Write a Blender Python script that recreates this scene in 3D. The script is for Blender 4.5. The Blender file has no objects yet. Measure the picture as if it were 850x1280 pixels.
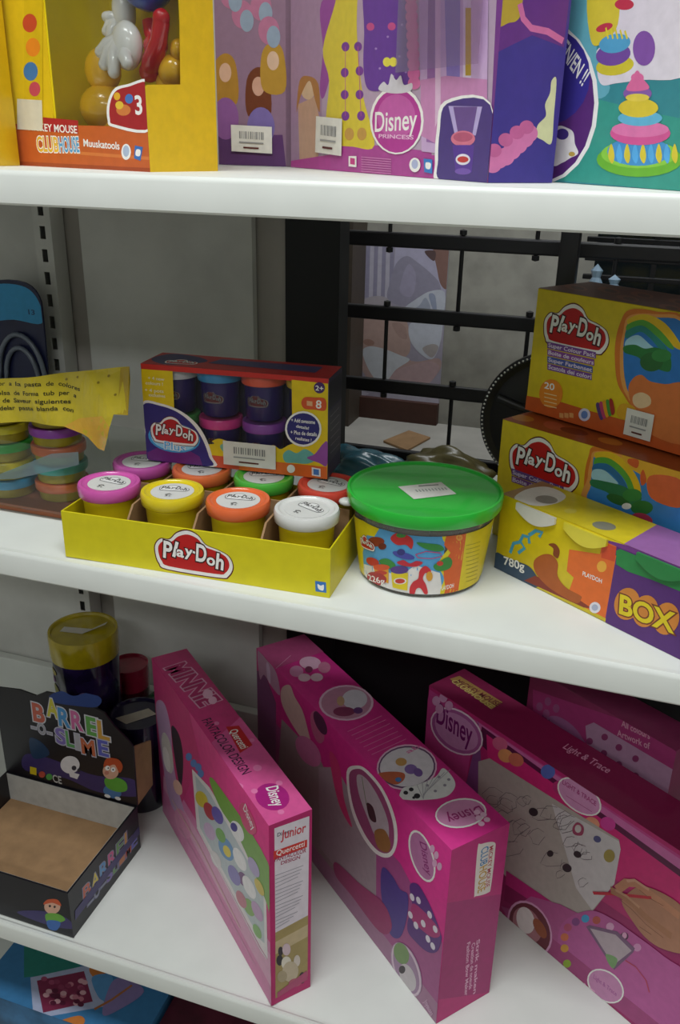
import bpy, bmesh, math, random
from mathutils import Vector, Matrix
SC = bpy.context.scene
COL = SC.collection
R_ = math.radians
PI = math.pi

# ------------------------------------------------------------------ camera
cam_data = bpy.data.cameras.new('camera')
cam_data.sensor_fit = 'VERTICAL'
cam_data.sensor_height = 24.0
cam_data.lens = 1093.25 * 24.0 / 1280.0
cam_data.clip_start = 0.02
camera = bpy.data.objects.new('camera', cam_data)
COL.objects.link(camera)
PITCH, YAW, ROLL = 0.3984, -0.3158, 0.0220
fw = Vector((math.sin(YAW)*math.cos(PITCH), math.cos(YAW)*math.cos(PITCH), -math.sin(PITCH)))
rt0 = Vector((math.cos(YAW), -math.sin(YAW), 0))
up0 = rt0.cross(fw)
rt = rt0*math.cos(ROLL) + up0*math.sin(ROLL)
up = -rt0*math.sin(ROLL) + up0*math.cos(ROLL)
camera.matrix_world = Matrix(((rt.x, up.x, -fw.x, 0), (rt.y, up.y, -fw.y, -0.758), (rt.z, up.z, -fw.z, 1.531), (0, 0, 0, 1)))
SC.camera = camera
# ------------------------------------------------------------------ world, exposure
world = bpy.data.worlds.new('world'); SC.world = world; world.use_nodes = True
world.node_tree.nodes['Background'].inputs[0].default_value = (0.72, 0.80, 0.80, 1)
world.node_tree.nodes['Background'].inputs[1].default_value = 0.5
SC.view_settings.view_transform = 'Standard'
SC.view_settings.look = 'None'
SC.view_settings.gamma = 1.0
SC.view_settings.use_curve_mapping = False
SC.view_settings.exposure = 0.0
# ------------------------------------------------------------------ ceiling strip lights and an added fill
def area(name, loc, sx, sy, power, col, rot=(0, 0, 0)):
    d = bpy.data.lights.new(name, 'AREA'); d.shape = 'RECTANGLE'; d.size = sx; d.size_y = sy
    d.energy = power; d.color = col
    o = bpy.data.objects.new(name, d); o.location = loc; o.rotation_euler = rot; COL.objects.link(o); return o
LIGHTS = [(-0.2, -0.60), (0.1, -2.6)]
area('strip_light', (-0.2, -0.60, 2.86), 1.5, 0.30, 30, (0.95, 0.985, 1.0))
area('strip_light', (0.1, -2.60, 2.86), 1.5, 0.30, 24, (0.95, 0.985, 1.0))
area('display_fill', (-0.1, 0.93, 2.3), 0.8, 0.12, 6, (0.93, 0.97, 1.0))  # added fill to brighten the wall beyond the grille, no fixture here

# ------------------------------------------------------------------ helpers
def lin(c):
    c = c.lstrip('#'); v = [int(c[i:i+2], 16)/255 for i in (0, 2, 4)]
    return tuple((x/12.92 if x <= 0.04045 else ((x+0.055)/1.055)**2.4) for x in v) + (1.0,)
MATS = {}
def mat(name, col, rough=0.5, noise=0.06, scale=60, bump=0.0, metal=0.0, spec=0.5, trans=0.0, coat=0.0, col2=None):
    if name in MATS: return MATS[name]
    m = bpy.data.materials.new(name); m.use_nodes = True; nt = m.node_tree; b = nt.nodes['Principled BSDF']
    b.inputs['Roughness'].default_value = rough; b.inputs['Metallic'].default_value = metal
    b.inputs['Specular IOR Level'].default_value = spec
    b.inputs['Transmission Weight'].default_value = trans
    b.inputs['Coat Weight'].default_value = coat
    tc = nt.nodes.new('ShaderNodeTexCoord'); nz = nt.nodes.new('ShaderNodeTexNoise')
    nz.inputs['Scale'].default_value = scale; nz.inputs['Detail'].default_value = 4
    nt.links.new(tc.outputs['Object'], nz.inputs['Vector'])
    mx = nt.nodes.new('ShaderNodeMix'); mx.data_type = 'RGBA'
    c = lin(col); d = lin(col2) if col2 else tuple(x*(1-noise*3) for x in c[:3]) + (1,)
    mx.inputs[6].default_value = c; mx.inputs[7].default_value = d
    rp = nt.nodes.new('ShaderNodeMapRange'); rp.inputs[1].default_value = 0.35; rp.inputs[2].default_value = 0.75
    nt.links.new(nz.outputs['Fac'], rp.inputs[0]); nt.links.new(rp.outputs[0], mx.inputs[0])
    nt.links.new(mx.outputs[2], b.inputs['Base Color'])
    if bump:
        bp = nt.nodes.new('ShaderNodeBump'); bp.inputs['Strength'].default_value = bump; bp.inputs['Distance'].default_value = 0.002
        nt.links.new(nz.outputs['Fac'], bp.inputs['Height']); nt.links.new(bp.outputs[0], b.inputs['Normal'])
    MATS[name] = m; return m
def print_mat():
    m = bpy.data.materials.new('printed_card'); m.use_nodes = True; nt = m.node_tree; b = nt.nodes['Principled BSDF']
    b.inputs['Roughness'].default_value = 0.38; b.inputs['Specular IOR Level'].default_value = 0.4
    at = nt.nodes.new('ShaderNodeAttribute'); at.attribute_name = 'ink'
    tc = nt.nodes.new('ShaderNodeTexCoord'); nz = nt.nodes.new('ShaderNodeTexNoise'); nz.inputs['Scale'].default_value = 90; nz.inputs['Detail'].default_value = 5
    nt.links.new(tc.outputs['Object'], nz.inputs['Vector'])
    hs = nt.nodes.new('ShaderNodeHueSaturation'); rp = nt.nodes.new('ShaderNodeMapRange')
    rp.inputs[1].default_value = 0.3; rp.inputs[2].default_value = 0.7; rp.inputs[3].default_value = 0.94; rp.inputs[4].default_value = 1.05
    nt.links.new(nz.outputs['Fac'], rp.inputs[0]); nt.links.new(rp.outputs[0], hs.inputs['Value'])
    nt.links.new(at.outputs['Color'], hs.inputs['Color']); nt.links.new(hs.outputs[0], b.inputs['Base Color'])
    return m
PRINT = print_mat()
FILM = PRINT.copy(); FILM.name = 'glossy_film'; FILM.node_tree.nodes['Principled BSDF'].inputs['Roughness'].default_value = 0.14; FILM.node_tree.nodes['Principled BSDF'].inputs['Coat Weight'].default_value = 0.6
def clear_mat(name, col, alpha_mix, rough=0.08):
    """thin clear plastic film: mostly see-through with a gloss"""
    m = bpy.data.materials.new(name); m.use_nodes = True; nt = m.node_tree
    nt.nodes.remove(nt.nodes['Principled BSDF']); out = nt.nodes['Material Output']
    tr = nt.nodes.new('ShaderNodeBsdfTransparent'); tr.inputs[0].default_value = lin(col)
    gl = nt.nodes.new('ShaderNodeBsdfGlossy'); gl.inputs['Roughness'].default_value = rough
    df = nt.nodes.new('ShaderNodeBsdfDiffuse'); df.inputs[0].default_value = (0.8, 0.82, 0.8, 1)
    fr = nt.nodes.new('ShaderNodeLayerWeight'); fr.inputs[0].default_value = 0.12
    nz = nt.nodes.new('ShaderNodeTexNoise'); nz.inputs['Scale'].default_value = 14
    tc = nt.nodes.new('ShaderNodeTexCoord'); nt.links.new(tc.outputs['Object'], nz.inputs['Vector'])
    bp = nt.nodes.new('ShaderNodeBump'); bp.inputs['Strength'].default_value = 0.15; bp.inputs['Distance'].default_value = 0.002
    nt.links.new(nz.outputs['Fac'], bp.inputs['Height']); nt.links.new(bp.outputs[0], gl.inputs['Normal'])
    a = nt.nodes.new('ShaderNodeMixShader'); b = nt.nodes.new('ShaderNodeMixShader')
    a.inputs[0].default_value = alpha_mix
    nt.links.new(tr.outputs[0], a.inputs[1]); nt.links.new(df.outputs[0], a.inputs[2])
    nt.links.new(fr.outputs['Fresnel'], b.inputs[0]); nt.links.new(a.outputs[0], b.inputs[1]); nt.links.new(gl.outputs[0], b.inputs[2])
    nt.links.new(b.outputs[0], out.inputs['Surface']); return m

def link_mesh(name, me, m, parent=None, loc=None, rot=None):
    if m is not None and not me.materials: me.materials.append(m)
    o = bpy.data.objects.new(name, me); COL.objects.link(o)
    if parent: o.parent = parent
    if loc: o.location = loc
    if rot: o.rotation_euler = rot
    return o
def obj(name, bm, m, parent=None, smooth=0, loc=None, rot=None):
    bmesh.ops.recalc_face_normals(bm, faces=bm.faces)
    me = bpy.data.meshes.new(name); bm.to_mesh(me); bm.free()
    if smooth:
        for p in me.polygons: p.use_smooth = True
        me.set_sharp_from_angle(angle=R_(smooth))
    return link_mesh(name, me, m, parent, loc, rot)
def tag(o, label=None, cat=None, group=None, kind=None):
    if label: o['label'] = label
    if cat: o['category'] = cat
    if group: o['group'] = group
    if kind: o['kind'] = kind
    return o
def thing(name, label, cat, loc=(0, 0, 0), rz=0.0, group=None, rot=None):
    o = bpy.data.objects.new(name, None); o.empty_display_size = 0.03; COL.objects.link(o)
    o.location = loc; o.rotation_euler = rot if rot else (0, 0, R_(rz))
    return tag(o, label, cat, group)
def kids(o): return [c for c in bpy.data.objects if c.parent == o]
def copy_tree(o, parent=None):
    c = o.copy(); COL.objects.link(c)
    if parent: c.parent = parent
    for ch in kids(o): copy_tree(ch, c)
    return c
def bx(bm, x0, x1, y0, y1, z0, z1, bevel=0.0, seg=2):
    r = bmesh.ops.create_cube(bm, size=1.0); vs = r['verts']
    for v in vs:
        v.co = Vector(((x0+x1)/2+v.co.x*(x1-x0), (y0+y1)/2+v.co.y*(y1-y0), (z0+z1)/2+v.co.z*(z1-z0)))
    if bevel:
        es = list({e for v in vs for e in v.link_edges})
        bmesh.ops.bevel(bm, geom=es, offset=bevel, segments=seg, affect='EDGES', profile=0.5)
def box_mesh(*a, **k):
    bm = bmesh.new(); bx(bm, *a, **k); return bm
def lathe(bm, prof, seg=40, cx=0, cy=0, close=False):
    rings = []
    for r, z in prof:
        if r < 1e-6: rings.append([bm.verts.new((cx, cy, z))]*seg)
        else: rings.append([bm.verts.new((cx+r*math.cos(2*PI*i/seg), cy+r*math.sin(2*PI*i/seg), z)) for i in range(seg)])
    for a, b in zip(rings, rings[1:]):
        for i in range(seg):
            j = (i+1) % seg; q = []
            for v in (a[i], a[j], b[j], b[i]):
                if v not in q: q.append(v)
            if len(q) >= 3:
                try: bm.faces.new(q)
                except ValueError: pass
def prism(bm, pts, z0, z1, plane='xy', off=0.0):
    """outline extruded; plane xz gives an upright plate from y=z0 to y=z1"""
    def P(p, t):
        return (p[0], p[1], t) if plane == 'xy' else (p[0], t, p[1])
    a = [bm.verts.new(P(p, z0)) for p in pts]; b = [bm.verts.new(P(p, z1)) for p in pts]
    n = len(pts); bm.faces.new(a); bm.faces.new(b[::-1])
    for i in range(n): bm.faces.new((a[i], a[(i+1) % n], b[(i+1) % n], b[i]))
def tube(bm, pts, r, seg=8):
    pts = [Vector(p) for p in pts]; rings = []
    for i, p in enumerate(pts):
        d = (pts[min(i+1, len(pts)-1)]-pts[max(i-1, 0)]).normalized()
        a = d.cross(Vector((0, 0, 1)));
        if a.length < 1e-3: a = d.cross(Vector((0, 1, 0)))
        a.normalize(); b = d.cross(a); rr = r[i] if isinstance(r, (list, tuple)) else r
        rings.append([bm.verts.new(p+a*rr*math.cos(2*PI*k/seg)+b*rr*math.sin(2*PI*k/seg)) for k in range(seg)])
    for a, b in zip(rings, rings[1:]):
        for k in range(seg): bm.faces.new((a[k], a[(k+1) % seg], b[(k+1) % seg], b[k]))
    bm.faces.new(rings[0][::-1]); bm.faces.new(rings[-1])
def blob(bm, c, r, sx=1, sy=1, sz=1, seed=0, amp=0.0, sub=3):
    q = bmesh.ops.create_icosphere(bm, subdivisions=sub, radius=1.0); rnd = random.Random(seed)
    ph = [rnd.uniform(0, 6) for _ in range(6)]
    for v in q['verts']:
        n = v.co.copy(); k = 1+amp*(math.sin(5*n.x+ph[0])*math.sin(4*n.y+ph[1])+0.6*math.sin(9*n.z+ph[2]+3*n.x)+0.4*math.sin(13*n.y+ph[3]))
        v.co = Vector((c[0]+n.x*r*sx*k, c[1]+n.y*r*sy*k, c[2]+n.z*r*sz*k))

# ------------------------------------------------------------------ flat print on cartons
def catmull(p, n=5):
    o = []; N = len(p)
    for i in range(N):
        a, b, c, d = p[i-1], p[i], p[(i+1) % N], p[(i+2) % N]
        for k in range(n):
            t = k/n
            o.append(tuple(0.5*((2*b[j])+(-a[j]+c[j])*t+(2*a[j]-5*b[j]+4*c[j]-d[j])*t*t+(-a[j]+3*b[j]-3*c[j]+d[j])*t**3) for j in (0, 1)))
    return o
def clip(p, W, H, lo=0, lov=None):
    lov = lo if lov is None else lov
    for ax, val, sg in ((0, lo, 1), (0, W, -1), (1, lov, 1), (1, H, -1)):
        q = []
        for i in range(len(p)):
            a, b = p[i-1], p[i]; da = (a[ax]-val)*sg; db = (b[ax]-val)*sg
            if (da >= 0) != (db >= 0):
                t = da/(da-db); q.append((a[0]+(b[0]-a[0])*t, a[1]+(b[1]-a[1])*t))
            if db >= 0: q.append(b)
        p = q
        if len(p) < 3: return []
    return p
GLYPHS = {}
def glyph(txt, off):
    k = (txt, off)
    if k not in GLYPHS:
        c = bpy.data.curves.new('t', 'FONT'); c.body = txt; c.size = 1; c.offset = off; c.resolution_u = 4; c.fill_mode = 'FRONT'
        o = bpy.data.objects.new('t', c); me = bpy.data.meshes.new_from_object(o)
        vs = [(v.co.x, v.co.y) for v in me.vertices]; fs = [tuple(p.vertices) for p in me.polygons]
        bpy.data.objects.remove(o); bpy.data.curves.remove(c); bpy.data.meshes.remove(me); GLYPHS[k] = (vs, fs)
    return GLYPHS[k]
class Ink:
    """collects coloured flat shapes in face coordinates (metres)"""
    def __init__(s, W=9, H=9): s.v = []; s.f = []; s.c = []; s.lay = 0; s.W = W; s.H = H; s.lo = -9 if W == 9 else 0; s.lov = None
    def poly(s, col, pts, noclip=False):
        if not noclip: pts = clip(list(pts), s.W, s.H, s.lo, s.lov)
        q = []
        for p in pts:
            if not q or abs(p[0]-q[-1][0])+abs(p[1]-q[-1][1]) > 2e-5: q.append(p)
        if len(q) < 3: return
        s.lay += 1; n = len(s.v); s.v += [(a, b, s.lay) for a, b in q]; s.f.append(tuple(range(n, n+len(q)))); s.c.append(lin(col))
    def mesh(s, col, vs, fs, fn):
        s.lay += 1; n = len(s.v); q = [fn(*p) for p in vs]; C = lin(col)
        if s.W != 9 and (min(a for a, b in q) < 0 or min(b for a, b in q) < 0 or max(a for a, b in q) > s.W or max(b for a, b in q) > s.H):
            for f in fs:
                p = clip([q[i] for i in f], s.W, s.H)
                if len(p) > 2: n = len(s.v); s.v += [(a, b, s.lay) for a, b in p]; s.f.append(tuple(range(n, n+len(p)))); s.c.append(C)
            return
        s.v += [(a, b, s.lay) for a, b in q]
        for f in fs: s.f.append(tuple(i+n for i in f)); s.c.append(C)
    def text(s, txt, col, a, b, h, oc=None, bold=6, oo=0.05):
        vs, fs = glyph(txt, bold*0.003)
        if not vs: return
        x0 = min(v[0] for v in vs); x1 = max(v[0] for v in vs); L = math.hypot(b[0]-a[0], b[1]-a[1])
        ux, uy = (b[0]-a[0])/L, (b[1]-a[1])/L; sx = L/(x1-x0); sy = h/0.70
        fn = lambda x, y: (a[0]+ux*(x-x0)*sx-uy*y*sy, a[1]+uy*(x-x0)*sx+ux*y*sy)
        if oc:
            v2, f2 = glyph(txt, bold*0.003+oo); s.mesh(oc, v2, f2, fn)
        s.mesh(col, vs, fs, fn)
    def logo(s, a, b, grey=False):
        L = math.hypot(b[0]-a[0], b[1]-a[1]); ux, uy = (b[0]-a[0])/L, (b[1]-a[1])/L
        fn = lambda x, y: (a[0]+(ux*x-uy*y)*L, a[1]+(uy*x+ux*y)*L)
        out = [(0.0, .12), (.0, .24), (.08, .33), (.2, .34), (.3, .43), (.44, .48), (.58, .44), (.68, .34), (.84, .30), (.98, .24), (1.03, .12), (.97, .0), (.84, -.04), (.15, -.04), (.04, .02)]
        def sc(k): return [fn(.51+(x-.51)*(1+k), .2+(y-.2)*(1+k*2.2)) for x, y in catmull(out, 4)]
        if grey: s.poly('6a6a6a', sc(.0)); s.poly('e8e8e6', sc(-.05))
        else: s.poly('5a1414', sc(.12)); s.poly('f0ece8', sc(.09)); s.poly('c01c1c', sc(.0))
        for ch, x, y, w, h in [('P', .06, .09, .13, .24), ('l', .20, .13, .045, .22), ('a', .26, .14, .11, .16), ('y', .38, .17, .12, .16), ('-', .495, .19, .05, .16), ('D', .545, .12, .15, .24), ('o', .70, .09, .12, .17), ('h', .83, .05, .11, .22)]:
            A, B = fn(x, y), fn(x+w, y-.012)
            s.text(ch, '4a4a4a' if grey else 'f4f2ee', A, B, h*L*(.72/.70 if ch in 'PDlh' else .95), None if grey else '3a1010', 10, .06)
    def draw(s, data):
        for d in data:
            k, c = d[0], d[1]
            if k in 'ps' and len(k) == 1:
                n = [x*1e-4 for x in d[2:]]; p = list(zip(n[::2], n[1::2])); s.poly(c, catmull(p) if k == 's' else p)
            elif k == 'e':
                cx, cy, ax, ay, bx_, by = [x*1e-4 for x in d[2:]]
                s.poly(c, [(cx+ax*math.cos(t*PI/12)+bx_*math.sin(t*PI/12), cy+ay*math.cos(t*PI/12)+by*math.sin(t*PI/12)) for t in range(24)])
            elif k == 'l':
                w = d[2]*1e-4; n = [x*1e-4 for x in d[3:]]; p = list(zip(n[::2], n[1::2])); L = []; Rr = []
                for i, q in enumerate(p):
                    a, b = p[max(i-1, 0)], p[min(i+1, len(p)-1)]; D = math.hypot(b[0]-a[0], b[1]-a[1]) or 1
                    nx, ny = -(b[1]-a[1])/D*w/2, (b[0]-a[0])/D*w/2; L.append((q[0]+nx, q[1]+ny)); Rr.append((q[0]-nx, q[1]-ny))
                s.lay += 1; n0 = len(s.v); s.v += [(min(max(x, s.lo), s.W), min(max(y, s.lo), s.H), s.lay) for x, y in L+Rr]; m_ = len(p)
                for i in range(m_-1): s.f.append((n0+i, n0+i+1, n0+m_+i+1, n0+m_+i)); s.c.append(lin(c))
            elif k == 't':
                _, c, txt, o, b, x0, y0, x1, y1, h = d
                s.text(txt, c, (x0*1e-4, y0*1e-4), (x1*1e-4, y1*1e-4), h*1e-4, o or None, b)
            elif k == 'logo':
                s.logo((d[4]*1e-4, d[5]*1e-4), (d[6]*1e-4, d[7]*1e-4))
        return s
    def build(s, name, fn, parent, step=1.5e-5, base=1e-4, subdiv=0.0, m=None):
        """fn(u, v, d) -> local xyz, d = distance proud of the card"""
        me = bpy.data.meshes.new(name)
        if subdiv:
            bm = bmesh.new(); lay = bm.faces.layers.int.new('ci')
            vs = [bm.verts.new(p) for p in s.v]
            for i, f in enumerate(s.f):
                try: bf = bm.faces.new([vs[j] for j in f]); bf[lay] = i
                except ValueError: pass
            bmesh.ops.triangulate(bm, faces=bm.faces)
            for _ in range(6):
                es = [e for e in bm.edges if abs(e.verts[0].co.x-e.verts[1].co.x) > subdiv]
                if not es: break
                bmesh.ops.subdivide_edges(bm, edges=es, cuts=1); bmesh.ops.triangulate(bm, faces=[f for f in bm.faces if len(f.verts) > 3])
            cols = [s.c[f[lay]] for f in bm.faces]
            for v in bm.verts: v.co = Vector(fn(v.co.x, v.co.y, base+v.co.z*step))
            bm.to_mesh(me); bm.free()
        else:
            me.from_pydata([fn(u, v, base+l*step) for u, v, l in s.v], [], s.f); cols = s.c
        at = me.color_attributes.new('ink', 'FLOAT_COLOR', 'CORNER'); k = 0
        data = []
        for p, c in zip(me.polygons, cols): data += list(c)*p.loop_total
        at.data.foreach_set('color', data)
        return link_mesh(name, me, m or PRINT, parent)
def face_fn(side, L, T, H, o=(0, 0, 0)):
    return {'front': lambda u, v, d: (u, -d, v), 'right': lambda u, v, d: (L+d, u, v),
            'left': lambda u, v, d: (-d, T-u, v), 'top': lambda u, v, d: (u, v, H+d)}[side]
def sticker(parent, fn, q, name='price_label', printed=True, label='white price sticker'):
    """q = four (u,v) corners of a paper price label on a face"""
    k = Ink(); k.poly('e4e2da', q)
    if printed:
        def at(u, v): return tuple((q[0][j]*(1-u)+q[1][j]*u)*(1-v)+(q[3][j]*(1-u)+q[2][j]*u)*v for j in (0, 1))
        for i in range(14):
            u = .2+.045*i; w = .018 if i % 3 else .03
            k.poly('8a8a8a', [at(u, .5), at(u+w, .5), at(u+w, .78), at(u, .78)])
        k.poly('5a2020', [at(.3, .14), at(.68, .14), at(.68, .2), at(.3, .2)])
        k.poly('9a9a9a', [at(.2, .34), at(.8, .34), at(.8, .39), at(.2, .39)])
    o = k.build(name, fn, parent, base=0.0026, step=5e-5); o['label'] = label; return o
def carton(name, label, cat, left_front, rz, L, T, H, col, prints, group=None, bevel=0.0012):
    """closed carton; local origin at its left front bottom corner"""
    t = thing(name, label, cat, (left_front[0], left_front[1], left_front[2]+LIFT), rz, group)
    obj('carton_body', box_mesh(0, L, 0, T, 0, H, bevel=bevel), mat('card_'+col, col, .42, .04, 80), t, 30)
    for side, key in prints.items():
        W, Hh = {'front': (L, H), 'right': (T, H), 'left': (T, H), 'top': (L, T)}[side]
        Ink(W, Hh).draw(ART[key]).build('printed_'+{'front': 'front', 'right': 'side', 'left': 'side', 'top': 'top'}[side], face_fn(side, L, T, H), t)
    return t
def near(nx, ny, z, rz, L):
    c, s = math.cos(R_(rz)), math.sin(R_(rz)); return (nx-L*c, ny-L*s, z)

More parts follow.
